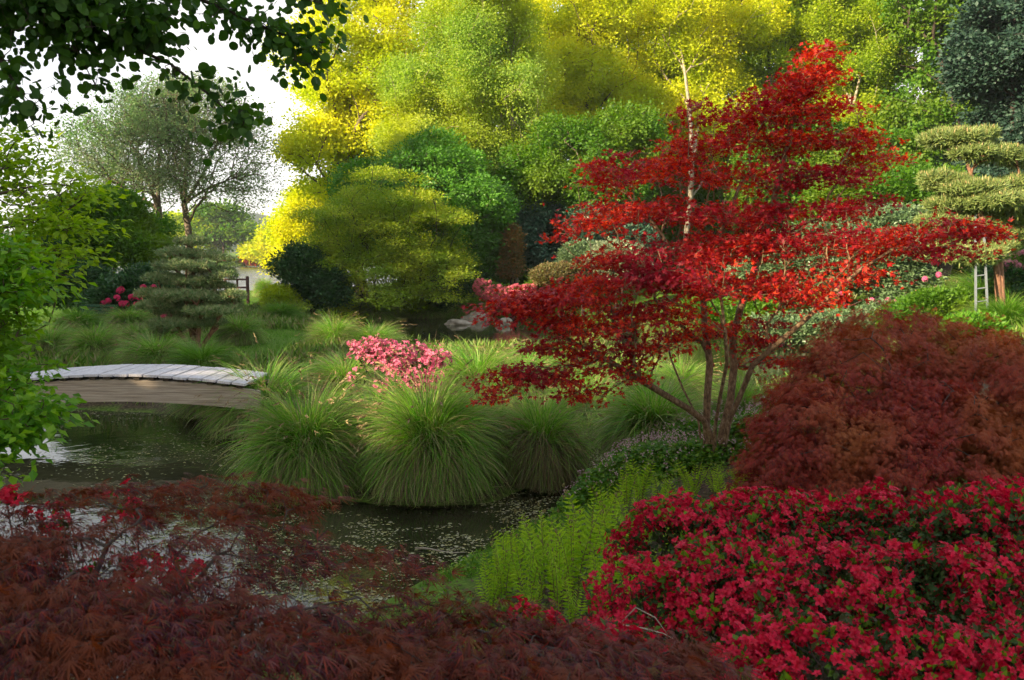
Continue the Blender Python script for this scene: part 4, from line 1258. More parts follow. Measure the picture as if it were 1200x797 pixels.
def needle_pads(root, base, pads, n_tuft, per, L, mat, name='needles', candle=None, nc=0, cL=.15):
    w = np.array([p[1][0] * p[1][1] for p in pads]); w /= w.sum()
    k = rng.choice(len(pads), n_tuft, p=w)
    C = np.array([p[0] for p in pads])[k]; R = np.array([p[1] for p in pads])[k]
    d = unit(rng.normal(size=(n_tuft, 3)) * [1, 1, 1]); r = rng.random(n_tuft) ** .4
    d[:, 2] = np.abs(d[:, 2]) * np.where(rng.random(n_tuft) < .25, -1, 1)
    p = C + d * R * (0.55 + .45 * r)[:, None] - base
    # lumpy pads: pinch where the clipped clumps meet
    p[:, 2] += .04 * np.sin(p[:, 0] * 9) * np.cos(p[:, 1] * 8)
    kk = np.repeat(np.arange(n_tuft), per)
    t = unit(rng.normal(size=(len(kk), 3)) + d[kk] * .6 + [0, 0, .9])
    V, F = scatter((NEEDLE[0] * [1.1, 1, 1], NEEDLE[1]), p[kk] + rng.normal(0, .03, (len(kk), 3)), t, rng.normal(size=t.shape), L * rng.uniform(.6, 1.2, len(kk)))
    g = Geo(); g.add(V, T=F); g.build(name, mat, root)
    if candle:
        top = np.nonzero(d[:, 2] > .05)[0][:nc]
        V, F = scatter((BUD[0] * [.6, .6, 1], BUD[1]), p[top] + [0, 0, .03], rng.normal(0, .22, (len(top), 3)), unit(rng.normal(0, 1, (len(top), 3)) * [1, 1, 0] + 1e-4), 1)
        # candles stand upright: swap tip axis
        F2 = F
        up = rng.normal(0, .15, (len(top), 3)) + [0, 0, 1]
        tm = (BUD[0][:, [0, 2, 1]] * [.5, 1, .5], BUD[1])
        V, F2 = scatter(tm, p[top], up, rng.normal(size=(len(top), 3)), cL * rng.uniform(.6, 1.3, len(top)))
        g = Geo(); g.add(V, T=F2); g.build('candles', candle, root)


def cloud_pine(label, base, stems, padspec, d, thick, n_tuft, per, L, mat, candle=None, nc=0, cL=.15, padd=.8, r_tip=.03):
    pads = []
    for (u, v, ru, rv, dd) in padspec:
        rv = rv * thick
        pads.append((P(u, v, d + dd), np.array([ru * d / 1000, ru * d / 1000 * padd, rv * d / 1000])))
    root = empty('clipped_pine', base, label=label, cat='pine tree', group='cloud-pruned pines')
    T = []
    for c, r in pads:
        for _ in range(8): T.append(c + rng.uniform(-.7, .7, 3) * r * [1, 1, .4] - [0, 0, r[2] * .4])
    sk = grow([np.asarray(s) - base for s in stems], np.array(T) - base, step=.3, r_tip=r_tip, alpha=.4, wob=.12)
    g = Geo(); branches_geo(g, sk, 7, 0, 1.4); g.build('trunk', M_BARK_PINE, root, smooth=True)
    needle_pads(root, base, pads, n_tuft, per, L, mat, candle=candle, nc=nc, cL=cL)
    return root


d = 24.5
q = G(226, 408); d = q[1]; base = np.array([q[0], q[1], q[2] - .05])
spec = [(224, 283, 20, 5, 0), (206, 297, 22, 6, -.1), (240, 300, 22, 6, .2), (262, 304, 12, 5, 0), (196, 312, 18, 5, .3), (222, 312, 30, 7, -.3), (250, 318, 26, 6, .3),
        (190, 326, 22, 6, -.2), (225, 330, 34, 7, 0), (262, 323, 16, 5, -.2), (256, 336, 20, 5, .2), (180, 344, 22, 6, .2), (214, 346, 34, 7, -.4), (252, 349, 34, 7, .1), (275, 346, 14, 5, -.3),
        (182, 358, 22, 6, -.3), (212, 364, 32, 6, .3), (248, 364, 32, 6, -.4), (268, 358, 18, 5, .4), (206, 379, 30, 6, -.3), (236, 378, 30, 6, .2), (196, 388, 20, 4, .2), (224, 352, 26, 8, .8)]
cloud_pine('dark cloud-pruned pine with reddish forked trunk on the lawn behind the bridge', base,
           [stem_to(base, P(203, 375, d), .2, 4), stem_to(base + [.05, .05, 0], P(216, 330, d + .2), .3, 6), stem_to(base + [.1, 0, 0], P(238, 350, d), .3, 5), stem_to(base + [.15, .05, 0], P(256, 372, d - .1), .4, 5),
            stem_to(base + [.02, .1, 0], P(225, 290, d + .1), .3, 6)], spec, d, .68, 9500, 9, .10, M_PINE, padd=.85, r_tip=.018)
d = 23.5
bx_ = P(1152, 330, d)[0]; base = np.array([P(1176, 345, d)[0], d, float(gz(P(1176, 345, d)[0], d)) - .05])
spec = [(1118, 164, 38, 9, 0), (1152, 160, 16, 8, .2), (1140, 180, 24, 7, -.3), (1170, 182, 26, 9, 0), (1192, 190, 14, 8, .3), (1110, 216, 30, 8, .2), (1100, 210, 22, 7, .1), (1140, 222, 36, 8, -.2), (1165, 236, 34, 8, -.4), (1195, 218, 30, 9, .2),
        (1120, 240, 34, 9, .3), (1185, 250, 34, 12, .3), (1210, 262, 34, 12, .5), (1100, 262, 26, 9, .4), (1140, 262, 36, 9, .6), (1165, 275, 30, 10, .5), (1112, 296, 26, 8, .2), (1142, 300, 34, 9, -.2), (1160, 292, 30, 9, .3), (1195, 275, 25, 9, .8)]
cloud_pine('tall golden cloud-pruned pine in flat tiers at the right edge', base,
           [np.array([base, P(1168, 310, d), P(1152, 265, d), P(1146, 235, d), P(1138, 205, d), P(1130, 180, d)]), np.array([base + [.05, 0, 0], P(1172, 300, d), P(1180, 262, d + .2), P(1190, 230, d + .2)])],
           spec, d, 1, 12000, 9, .17, M_PINE_G, candle=M_CANDLE, nc=3600, cL=.15, padd=.8, r_tip=.017)

# ladder under the tall pine
M_ALU = surf_mat('dull_aluminium', [(.13, .155, .17), (.20, .225, .24)], 14, rough=.4, bump=.05)
ld = 22.6
lad = empty('ladder', (0, 0, 0), label='narrow pale metal ladder leaning into the tall clipped pine', cat='ladder')
pts = []
for du in (0, 15):
    a = P(1146 + du, 352, ld); b = P(1143 + du * .6, 252, ld + .9)
    a[2] = min(a[2], float(gz(a[0], a[1])) + .02)
    g = Geo(); s = np.linspace(0, 1, 2)[:, None]
    ax = unit(b - a); yy = unit(np.cross(ax, [1.0, 0, 0])); xx = np.cross(yy, ax)
    g.box((a + b) / 2, (.035, .07, np.linalg.norm(b - a)), M=np.stack([xx, yy, ax], -1)); g.build('rail', M_ALU, lad)
    pts.append((a, b))
for i in range(9):
    f = .08 + i * .105
    a = pts[0][0] * (1 - f) + pts[0][1] * f; b = pts[1][0] * (1 - f) + pts[1][1] * f
    g = Geo(); g.tube([a, b], .018, 6); g.build('rung', M_ALU, lad)

# ------------------------------------------------------------------ the red maple
M_RED = leaf_mat('leaves_red_maple', [(.36, .012, .010), (.55, .025, .012), (.74, .09, .018), (.28, .010, .014), (.17, .010, .024)], trans=.42, tboost=1.7, rough=.5, spec=.3, tint=(.26, .010, .022), tint_scale=.8)
q = G(832, 546)
base = np.array([q[0], q[1], q[2] - .05]); D0 = q[1]


def Q_(u, v, dd=0.0): return P(u, v, D0 + dd)


stems = [
    np.array([base, Q_(833, 510), Q_(824, 492, -.05), Q_(805, 478, -.15), Q_(778, 462, -.3), Q_(752, 446, -.4), Q_(722, 428, -.5), Q_(690, 410, -.6), Q_(655, 392, -.6)]),
    np.array([base + [-.02, .03, 0], Q_(828, 500, .05), Q_(829, 462, .1), Q_(832, 425, .15), Q_(826, 388, .2), Q_(824, 350, .25), Q_(835, 310, .3), Q_(850, 262, .3), Q_(868, 215, .35)]),
    np.array([base + [.06, .02, 0], Q_(848, 500, .1), Q_(856, 468, .2), Q_(860, 430, .3), Q_(858, 398, .4), Q_(868, 360, .5), Q_(885, 315, .6), Q_(900, 260, .6), Q_(915, 205, .6), Q_(925, 160, .6)]),
    np.array([base + [.10, 0, 0], Q_(855, 492, 0), Q_(870, 458, -.1), Q_(882, 428, -.2), Q_(905, 408, -.3), Q_(940, 378, -.4), Q_(975, 345, -.5), Q_(1010, 315, -.5), Q_(1050, 290, -.5)]),
    np.array([base + [.04, -.03, 0], Q_(838, 500, -.2), Q_(845, 460, -.4), Q_(852, 425, -.6), Q_(850, 390, -.8), Q_(845, 350, -.9), Q_(850, 315, -1)]),
    np.array([base + [-.05, .06, 0], Q_(818, 490, .3), Q_(800, 455, .6), Q_(786, 420, .8), Q_(778, 380, .9), Q_(782, 335, 1), Q_(772, 300, 1), Q_(765, 265, 1.0)]),
    np.array([Q_(824, 350, .25), Q_(808, 325, .1), Q_(788, 298, -.1), Q_(775, 275, -.2), Q_(760, 255, -.2)]),
    np.array([Q_(782, 335, 1), Q_(790, 300, .8), Q_(797, 270, .6), Q_(806, 240, .5)]),
    np.array([base + [.12, .04, 0], Q_(862, 506, .2), Q_(885, 505, .3), Q_(905, 500, .3), Q_(925, 502, .35)]),
]
stems[6][0] = stems[1][5]; stems[7][0] = stems[5][5]
padspec = [  # u, v, half width, half height, depth, depth radius, weight
    (962, 62, 20, 10, .6, .22, .5), (955, 76, 28, 12, .6, .25, .7), (942, 92, 34, 12, .6, .3, .8), (925, 108, 50, 13, .6, .4, 1), (900, 140, 70, 14, .6, .5, 1.2), (935, 100, 26, 10, .6, .3, .6), (915, 125, 70, 15, .6, .5, 1.6), (985, 128, 30, 10, .6, .3, .5), (828, 128, 34, 14, .3, .35, .7), (870, 165, 80, 16, .5, .6, 2),
    (955, 165, 60, 14, .6, .5, 1.4), (1005, 155, 28, 10, .6, .3, .5), (800, 165, 24, 12, .3, .3, .4), (735, 185, 44, 14, -.2, .5, 1), (715, 205, 40, 12, -.2, .5, .8), (790, 205, 70, 16, .3, .7, 1.6), (880, 205, 80, 16, .5, .8, 2),
    (970, 205, 60, 14, .5, .6, 1.4), (1030, 185, 38, 10, .5, .4, .7), (720, 240, 46, 13, -.4, .6, 1.1), (780, 245, 60, 14, 0, .7, 1.3), (850, 250, 70, 16, .4, 1, 1.6), (930, 250, 80, 18, .4, .9, 2), (1000, 235, 44, 14, .3, .6, 1),
    (875, 285, 70, 16, .3, 1, 1.5), (950, 290, 80, 17, .1, 1, 2), (1030, 272, 70, 15, -.2, .7, 1.5), (1100, 262, 60, 13, -.3, .5, 1), (1140, 272, 36, 10, -.3, .4, .6), (1075, 292, 60, 14, -.4, .6, 1), (985, 320, 60, 14, -.3, .8, 1.2), (1130, 288, 26, 8, -.4, .3, .3),
    (830, 300, 40, 14, -.5, .8, .9), (700, 262, 50, 11, -.3, .6, .9), (835, 272, 60, 11, .2, .8, .9), (905, 268, 60, 11, .2, .8, .9), (760, 290, 50, 10, -.2, .7, .6), (795, 318, 50, 16, -.8, .6, 1.3), (735, 322, 60, 17, -.7, .7, 1.6), (680, 338, 60, 15, -.8, .6, 1.5), (625, 345, 46, 11, -.8, .5, 1), (590, 350, 26, 7, -.8, .3, .4), (705, 300, 30, 10, -.5, .4, .5),
    (640, 368, 46, 12, -.8, .5, 1.1), (700, 372, 70, 16, -.7, .7, 1.8), (770, 360, 70, 16, -.5, .8, 1.8), (850, 335, 70, 16, -.4, .9, 1.6), (910, 345, 60, 14, -.2, .7, 1.2), (955, 345, 40, 12, -.3, .5, .7), (660, 398, 46, 9, -.7, .4, .8),
    (745, 400, 50, 10, -.4, .5, .8), (795, 392, 40, 9, -.3, .5, .6), (700, 425, 50, 9, -.5, .45, .7), (640, 440, 46, 9, -.7, .35, .8), (602, 444, 36, 8, -.7, .3, .6), (590, 458, 20, 6, -.8, .2, .2), (680, 448, 40, 7, -.6, .35, .4), (735, 440, 26, 7, -.4, .3, .3),
    (835, 385, 50, 10, 0, .5, .6), (880, 368, 46, 11, .1, .5, .7), (915, 425, 36, 6, .4, .4, .45), (870, 425, 24, 7, .5, .3, .25), (890, 395, 30, 7, .3, .4, .3), (815, 275, 20, 10, 1, .5, .4), (765, 232, 20, 9, 1, .4, .4)]
pads = []; wts = []
for (u, v, ru, rv, dd, rd, w_) in padspec:
    pads.append((Q_(u, v, dd), np.array([ru * D0 / 1000, rd, rv * D0 / 1000]))); wts.append(w_)
wts = np.array(wts) / sum(wts)
NT = 2900
k = rng.choice(len(pads), NT, p=wts)
C = np.array([p[0] for p in pads])[k]; Rr = np.array([p[1] for p in pads])[k]
dv = unit(rng.normal(size=(NT, 3))) * rng.random((NT, 1)) ** .4
T = C + dv * Rr * [1.08, 1, .95] + (rng.normal(0, .05, len(pads)))[k][:, None] * [0, 0, 1]
T[:, 2] -= .10 * (dv[:, 0] ** 2 + dv[:, 1] ** 2) + .05 * np.sin(T[:, 0] * 5 + T[:, 1] * 4)
root = empty('red_maple_tree', base, label='bright red Japanese maple with several slender trunks standing at the channel', cat='maple tree')
sk = grow([s - base for s in stems], T[:1500] - base, alpha=.35, step=.16, r_tip=.0034, expo=2.05, up=.25, wob=.14, curv=.35)
g = Geo(); branches_geo(g, sk, 7, 0, 1.25); g.build('trunk', M_BARK_MAPLE, root, smooth=True)
pos, tip, nrm = leaves_at(T, 12, (.10, .10, .022), base + [0, 0, 1.0], tilt=.55, upn=.9, droop=.25)
V, F = scatter(PALM, pos - base, tip, nrm, .049 * (1 + rng.normal(0, .22, len(pos))).clip(.5, 1.6), .1)
g = Geo(); g.add(V, T=F); g.build('crown', M_RED, root)

# ------------------------------------------------------------------ weeping laceleaf maples
M_LACE_R = leaf_mat('leaves_lace_right', [(.20, .018, .018), (.30, .028, .020), (.36, .065, .025), (.11, .014, .024), (.24, .065, .025)], trans=.35, tint=(.32, .10, .028), tint_scale=.8, rough=.5, spec=.2, tboost=1.3)
M_LACE_L = leaf_mat('leaves_lace_left', [(.06, .006, .010), (.12, .012, .013), (.24, .035, .015), (.07, .012, .026), (.035, .008, .016), (.11, .06, .014), (.16, .05, .05)], trans=.4, tint=(.15, .034, .010), tint_scale=4, rough=.45, spec=.22, tboost=1.4)


def lace(name, label, base, domes, nt, per, size, mat, bark, sig, step=.12, r_tip=.003, stems=None, group=None, shell=.82, keepf=None, hang=.5, nbranch=600):
    """weeping mound: leaf threads lie over the domes and hang outwards and down"""
    T, Nn = [], []
    w = np.array([d[1][0] * d[1][1] for d in domes]); w /= w.sum()
    kk = rng.choice(len(domes), nt * 2, p=w)
    C = np.array([d[0] for d in domes])[kk]; R = np.array([d[1] for d in domes])[kk]
    dv = unit(rng.normal(size=(nt * 2, 3))); dv[:, 2] = np.where(rng.random(nt * 2) < .15, -.2, 1) * np.abs(dv[:, 2])
    # tiers: foliage gathers in overlapping shingles
    ph = np.arctan2(dv[:, 1], dv[:, 0]); el = dv[:, 2]
    tier = .5 + .5 * np.sin(el * 22 + 2.0 * np.sin(ph * 3 + kk) + kk)
    r = shell + (1 - shell) * tier * rng.random(nt * 2) ** .3 + rng.normal(0, .02, nt * 2)
    p = C + dv * R * r[:, None]
    if keepf is not None:
        m_ = keepf(p); p, dv = p[m_], dv[m_]
    p, dv = p[:nt], dv[:nt]
    root = empty(name, base, label=label, cat='maple tree', group=group)
    st = stems if stems is not None else [stem_to(base, np.mean([d[0] for d in domes], 0) + [0, 0, domes[0][1][2] * .55], .5, 6)]
    tb = p[rng.permutation(len(p))[:nbranch]]
    sk = grow([s - base for s in st], tb - base - dv[:1] * 0, alpha=.25, step=step, r_tip=r_tip, expo=2.2, up=.9, wob=.12, curv=.55, droop=-.15)
    g = Geo(); branches_geo(g, sk, 6, 0, 1.2); g.build('trunk', bark, root, smooth=True)
    k2 = np.repeat(np.arange(len(p)), per)
    out = dv[k2] * [1, 1, 0]; out = unit(out + rng.normal(0, .35, out.shape) * [1, 1, .2])
    pos = p[k2] + rng.normal(0, 1, (len(k2), 3)) * sig
    tip = out + [0, 0, -1] * (hang * rng.uniform(.3, 1.6, (len(k2), 1))) + rng.normal(0, .3, out.shape)
    nrm = dv[k2] + [0, 0, .5] + rng.normal(0, .4, out.shape)
    V, F = scatter(THREAD, pos - base, tip, nrm, size * (1 + rng.normal(0, .25, len(pos))).clip(.4, 1.8), .12)
    g = Geo(); g.add(V, T=F); g.build('crown', mat, root)
    return root, p


d = 7.6
b0 = P(1060, 560, d); base = np.array([b0[0], d, float(gz(b0[0], d)) - .05])


def dome(u, v_top, d, half, h, dep=None):
    """dome whose crest shows at (u, v_top); half width and height in metres"""
    c = P(u, v_top, d); return (c - np.array([0, 0, h]), np.array([half, dep or half, h]))


domes = [dome(1045, 352, 8.1, 1.05, 1.6, 1.2), dome(1000, 378, 7.6, .95, 1.45), dome(955, 436, 7.0, .62, 1.15, .7), dome(1135, 364, 7.9, 1.0, 1.55, 1.1), dome(1195, 384, 7.4, .9, 1.4, 1),
         dome(1110, 440, 6.9, .75, 1.15, .8), dome(920, 505, 6.8, .42, .75, .5), dome(1040, 470, 6.7, .6, 1.0, .7), dome(1240, 440, 6.8, .7, 1.1, .8)]
lace('weeping_maple_tree', 'dark crimson weeping laceleaf maple forming a tall dome at the right edge', base, domes, 7500, 13, .050, M_LACE_R, M_BARK_DARK, (.045, .045, .025),
     group='weeping laceleaf maples', step=.2, r_tip=.004)

# foreground, lower left
d = 2.5
b0 = P(120, 797, 2.5); base = np.array([b0[0] - .3, 2.6, float(gz(b0[0] - .3, 2.6)) - .05])


def lace_tiers(label, base, stems, spec, per, size, mat, nbranch=900, sig=(.045, .045, .012)):
    """tiers of thread-leaf sprays; spec rows: u, v, half width, half height (px), depth, depth radius, clumps"""
    T, O = [], []
    for (u, v, ru, rv, dd, rd, n_) in spec:
        c = P(u, v, dd); R = np.array([ru * dd / 1000, rd, rv * dd / 1000])
        q_ = unit(rng.normal(size=(n_, 3))) * rng.random((n_, 1)) ** .45
        p = c + q_ * R
        p[:, 2] -= .10 * q_[:, 0] ** 2 * R[0] + .05 * q_[:, 1] ** 2
        T.append(p); O.append(p - base)
    T = np.concatenate(T)
    root = empty('weeping_maple_tree', base, label=label, cat='maple tree', group='weeping laceleaf maples')
    sk = grow([s_ - base for s_ in stems], T[rng.permutation(len(T))[:nbranch]] - base, alpha=.3, step=.06, r_tip=.0011, expo=2.0, up=.5, wob=.16, curv=.4)
    g = Geo(); branches_geo(g, sk, 6, 0, 1.2); g.build('trunk', M_BARK_DARK, root, smooth=True)
    k2 = np.repeat(np.arange(len(T)), per)
    out = unit((T[k2] - base) * [1, 1, 0])
    pos = T[k2] + rng.normal(0, 1, (len(k2), 3)) * sig
    tip = out + rng.normal(0, .55, out.shape) * [1, 1, .35] + [0, 0, -.18]
    nrm = rng.normal(0, .45, out.shape) + [0, 0, 1]
    V, F = scatter(THREAD, pos - base, tip, nrm, size * (1 + rng.normal(0, .28, len(pos))).clip(.4, 1.8), .14)
    g = Geo(); g.add(V, T=F); g.build('crown', mat, root)


spec = [(90, 575, 60, 8, 2.9, .12, 15), (170, 572, 70, 10, 2.9, .15, 22), (250, 568, 60, 8, 2.85, .15, 20), (320, 575, 50, 6, 2.8, .1, 15), (360, 582, 24, 4, 2.8, .05, 6), (30, 596, 60, 14, 2.7, .15, 20),
        (200, 600, 90, 12, 2.75, .2, 19), (290, 605, 80, 12, 2.7, .15, 19), (350, 625, 60, 10, 2.65, .12, 6), (110, 612, 90, 14, 2.6, .2, 17), (230, 635, 90, 14, 2.55, .2, 14), (320, 650, 90, 12, 2.55, .15, 19), (400, 650, 60, 8, 2.6, .1, 7),
        (450, 648, 46, 6, 2.6, .08, 7), (480, 662, 36, 8, 2.6, .08, 7), (60, 640, 80, 14, 2.45, .2, 20), (160, 665, 100, 16, 2.4, .2, 24), (270, 680, 90, 14, 2.4, .2, 20), (380, 690, 80, 12, 2.45, .15, 7), (460, 690, 50, 10, 2.5, .1, 7),
        (40, 690, 90, 20, 2.25, .2, 30), (150, 710, 110, 20, 2.2, .2, 76), (270, 725, 110, 20, 2.2, .2, 72), (390, 735, 100, 18, 2.25, .2, 40), (60, 745, 100, 24, 2.05, .2, 79), (180, 765, 110, 24, 2.0, .2, 85), (310, 775, 110, 24, 2.0, .2, 79), (420, 775, 90, 22, 2.05, .2, 40)]
st = [np.array([base, base + [.05, 0, .35], P(215, 700, 2.45), P(255, 650, 2.5), P(300, 640, 2.5), P(360, 640, 2.5)]), np.array([base + [0, .03, 0], base + [-.05, 0, .4], P(110, 680, 2.45), P(125, 640, 2.5), P(60, 620, 2.5)]),
      np.array([base + [.03, 0, 0], base + [.1, 0, .3], P(230, 745, 2.3), P(330, 720, 2.3), P(420, 700, 2.4)])]
spec += [(15, 640, 60, 14, 2.5, .15, 50), (5, 680, 60, 18, 2.4, .18, 70), (20, 720, 70, 20, 2.2, .2, 80), (5, 770, 80, 22, 2.05, .2, 80)]
lace_tiers('dark red laceleaf maple with see-through tiers filling the lower left corner over the water', base, st, spec, 7, .044, M_LACE_L)
b0 = P(560, 850, 2.3); base = np.array([b0[0], 2.3, float(gz(b0[0], 2.3)) - .05])
spec = [(520, 712, 60, 10, 2.5, .15, 21), (580, 725, 70, 10, 2.4, .15, 28), (660, 742, 60, 8, 2.35, .12, 25), (740, 755, 50, 8, 2.3, .1, 19), (790, 762, 40, 10, 2.2, .1, 18), (520, 745, 90, 14, 2.3, .2, 43), (620, 765, 100, 14, 2.2, .2, 50),
        (720, 780, 90, 14, 2.15, .2, 43), (810, 785, 50, 12, 2.1, .12, 21), (520, 780, 100, 18, 2.1, .2, 57), (640, 795, 110, 16, 2.0, .2, 57), (440, 755, 70, 14, 2.25, .2, 32), (760, 800, 90, 12, 2.0, .15, 36)]
lace_tiers('low rusty red laceleaf maple along the bottom centre in front of the ferns', base, [stem_to(base, P(600, 775, 2.25), .4, 6)], spec, 7, .046, M_LACE_L)

# ------------------------------------------------------------------ azaleas
M_AZ = leaf_mat('petals_azalea_crimson', [(.34, .004, .018), (.48, .006, .026), (.58, .010, .045), (.64, .016, .06), (.26, .004, .012)], trans=.3, tboost=1.25, rough=.55, spec=.25)
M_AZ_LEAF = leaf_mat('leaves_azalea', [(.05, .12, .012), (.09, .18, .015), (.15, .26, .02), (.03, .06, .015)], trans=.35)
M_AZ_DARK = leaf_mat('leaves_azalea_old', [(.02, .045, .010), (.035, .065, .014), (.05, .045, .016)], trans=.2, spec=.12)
M_AZ_PINK = leaf_mat('petals_azalea_pink', [(.68, .16, .26), (.75, .25, .34), (.62, .10, .22)], trans=.35, tboost=1.2)


def azalea(label, base, blobs, n_clu, n_fl, fsize, petal, leafm, nleaf=9, lsize=.03, group='azaleas in flower', shell=.72, dark=M_AZ_DARK, thr=-.9, fd=.045, low=-.35, ndark=10):
    T = in_blobs(blobs, n_clu, shell, 0, 1, low)
    c0 = np.mean([b[0] for b in blobs], 0) - [0, 0, .25]
    f = np.sin(T[:, 0] * 7 + 2 * np.sin(T[:, 2] * 9)) + np.sin(T[:, 2] * 13 + T[:, 0] * 4) + np.sin(T[:, 1] * 8)
    T = T[f > thr]
    root = empty('azalea', base, label=label, cat='azalea', group=group)
    sk = grow([stem_to(base + [rng.normal(0, .1), rng.normal(0, .1), 0], b[0] - [0, 0, b[1][2] * .4], .4, 4) - base for b in blobs], T[:700] - base, alpha=.3, step=.1, r_tip=.0018, expo=2.4, up=.4, wob=.12)
    g = Geo(); branches_geo(g, sk, 5, 0, 1.0); g.build('stem', M_BARK_DARK, root, smooth=True)
    # trusses of several flowers facing outwards
    k2 = np.repeat(np.arange(len(T)), n_fl)
    out = unit(T[k2] - c0)
    off = unit(out * .7 + [0, -.12, .35] + rng.normal(0, .7, (len(k2), 3)))
    pos = T[k2] + off * fd * rng.uniform(.5, 1.5, (len(k2), 1))
    keep = rng.random(len(k2)) < .86
    V, F = scatter(FLOWER, (pos - base)[keep], unit(np.cross(off, rng.normal(size=off.shape)))[keep], (off + rng.normal(0, .25, off.shape))[keep], fsize * rng.uniform(.65, 1.15, keep.sum()), .12)
    g = Geo(); g.add(V, T=F); g.build('blossom', petal, root)
    k3 = np.repeat(np.arange(len(T)), nleaf)
    sel = rng.random(len(T)) < .45
    k3 = k3[sel[k3]]
    o3 = unit(unit(T[k3] - c0) + rng.normal(0, .75, (len(k3), 3)) + [0, 0, .4])
    V, F = scatter(LEAF, T[k3] + o3 * .035 - base, o3, unit(T[k3] - c0) + rng.normal(0, .5, o3.shape), lsize * rng.uniform(.6, 1.4, len(k3)))
    g = Geo(); g.add(V, T=F); g.build('young_leaves', leafm, root)
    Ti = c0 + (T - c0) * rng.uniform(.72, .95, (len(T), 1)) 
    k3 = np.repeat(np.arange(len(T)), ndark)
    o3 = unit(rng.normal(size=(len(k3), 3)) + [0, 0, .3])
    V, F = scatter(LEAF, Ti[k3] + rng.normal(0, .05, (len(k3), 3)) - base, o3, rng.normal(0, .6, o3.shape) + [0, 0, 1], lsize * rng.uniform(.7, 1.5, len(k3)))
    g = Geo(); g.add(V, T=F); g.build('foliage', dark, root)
    return root


def eb(u, v, d, ru, rv, rd):
    return (P(u, v, d), np.array([ru * d / 1000, rd, rv * d / 1000]))


bp_ = P(980, 800, 3.0); base = np.array([bp_[0], 3.2, float(gz(bp_[0], 3.2)) - .03])
blobs = [eb(800, 656, 3.9, 95, 60, .4), eb(905, 648, 4.0, 110, 60, .45), eb(1000, 663, 3.9, 100, 75, .45), eb(1050, 648, 4.1, 90, 55, .4), eb(1150, 668, 3.8, 95, 85, .45), eb(1210, 648, 3.7, 70, 70, .4),
         eb(760, 715, 3.3, 65, 50, .3), eb(850, 700, 3.5, 100, 60, .4), eb(960, 710, 3.4, 110, 60, .4), eb(1080, 715, 3.3, 110, 70, .4), eb(1190, 725, 3.2, 90, 70, .4), eb(850, 765, 3.0, 90, 45, .3),
         eb(960, 790, 2.8, 100, 45, .3), eb(1080, 800, 2.8, 90, 60, .3), eb(1180, 800, 2.7, 90, 60, .3), eb(1160, 599, 4.2, 45, 25, .25), eb(1020, 596, 4.2, 22, 18, .15), eb(920, 604, 4.2, 60, 18, .2),
         eb(735, 648, 3.8, 20, 12, .15), eb(1110, 604, 4.2, 30, 22, .2), eb(720, 660, 3.8, 16, 10, .1), eb(765, 612, 4.1, 18, 10, .1), eb(800, 602, 4.2, 20, 12, .12), eb(850, 614, 4.1, 26, 14, .12), eb(965, 589, 4.3, 16, 12, .1),
         eb(1030, 584, 4.3, 14, 10, .1), eb(1190, 584, 4.2, 26, 14, .15), eb(712, 690, 3.5, 18, 12, .12), eb(728, 720, 3.3, 22, 14, .12), eb(745, 760, 3.0, 24, 12, .12), eb(880, 594, 4.3, 18, 10, .1)]
azalea('crimson azalea smothered in flowers filling the lower right corner', base, blobs, 3200, 5, .029, M_AZ, M_AZ_LEAF, lsize=.030, thr=-.95)
b0 = P(150, 800, 3.1); base = np.array([b0[0] - .2, 3.2, float(gz(b0[0] - .2, 3.2)) - .03])
azalea('crimson azalea half hidden behind the lower left laceleaf maple', base, [eb(75, 612, 3.1, 22, 14, .12), eb(150, 590, 3.2, 26, 8, .1), eb(215, 668, 3.0, 22, 12, .1), eb(150, 680, 3.0, 60, 14, .15), eb(60, 640, 3.0, 30, 10, .15), eb(10, 600, 3.1, 20, 14, .1), eb(160, 610, 3.1, 20, 6, .1)],
       48, 4, .034, M_AZ, M_AZ_LEAF, lsize=.03, thr=-3, nleaf=5, ndark=3)
b0 = P(600, 860, 2.9); base = np.array([b0[0], 2.9, float(gz(b0[0], 2.9)) - .03])
azalea('few crimson azalea flowers poking through the rusty laceleaf maple', base, [eb(612, 730, 2.9, 22, 7, .06), eb(720, 775, 2.6, 50, 22, .12), eb(640, 752, 2.8, 30, 10, .08), eb(700, 755, 2.7, 30, 12, .1)],
       48, 4, .034, M_AZ, M_AZ_LEAF, lsize=.028, thr=-3, nleaf=4, ndark=3)
q = G(470, 545); base = np.array([P(470, 440, 11.9)[0], 11.9, float(gz(P(470, 440, 11.9)[0], 11.9)) - .03])
azalea('airy pink azalea in bloom rising behind the two largest tussocks', base, [eb(468, 428, 11.8, 52, 26, .4), eb(435, 418, 11.9, 30, 20, .3), eb(500, 424, 11.8, 28, 20, .3), eb(480, 452, 11.5, 45, 18, .3), eb(415, 408, 12, 10, 5, .1), eb(412, 447, 11.8, 6, 8, .1), eb(440, 410, 12, 16, 6, .15)],
       470, 4, .042, M_AZ_PINK, leaf_mat('leaves_azalea_bronze', [(.12, .13, .04), (.2, .14, .08), (.25, .13, .1)], trans=.3), lsize=.05, thr=-1.2, nleaf=6, fd=.07, shell=.1, ndark=3)

# ------------------------------------------------------------------ ferns
M_FERN = leaf_mat('fern_fronds', [(.24, .42, .018), (.31, .50, .022), (.38, .52, .03), (.17, .34, .018)], trans=.45, tboost=1.4)
M_RACHIS = leaf_mat('fern_stalks', [(.14, .12, .03), (.2, .14, .05)], trans=0)


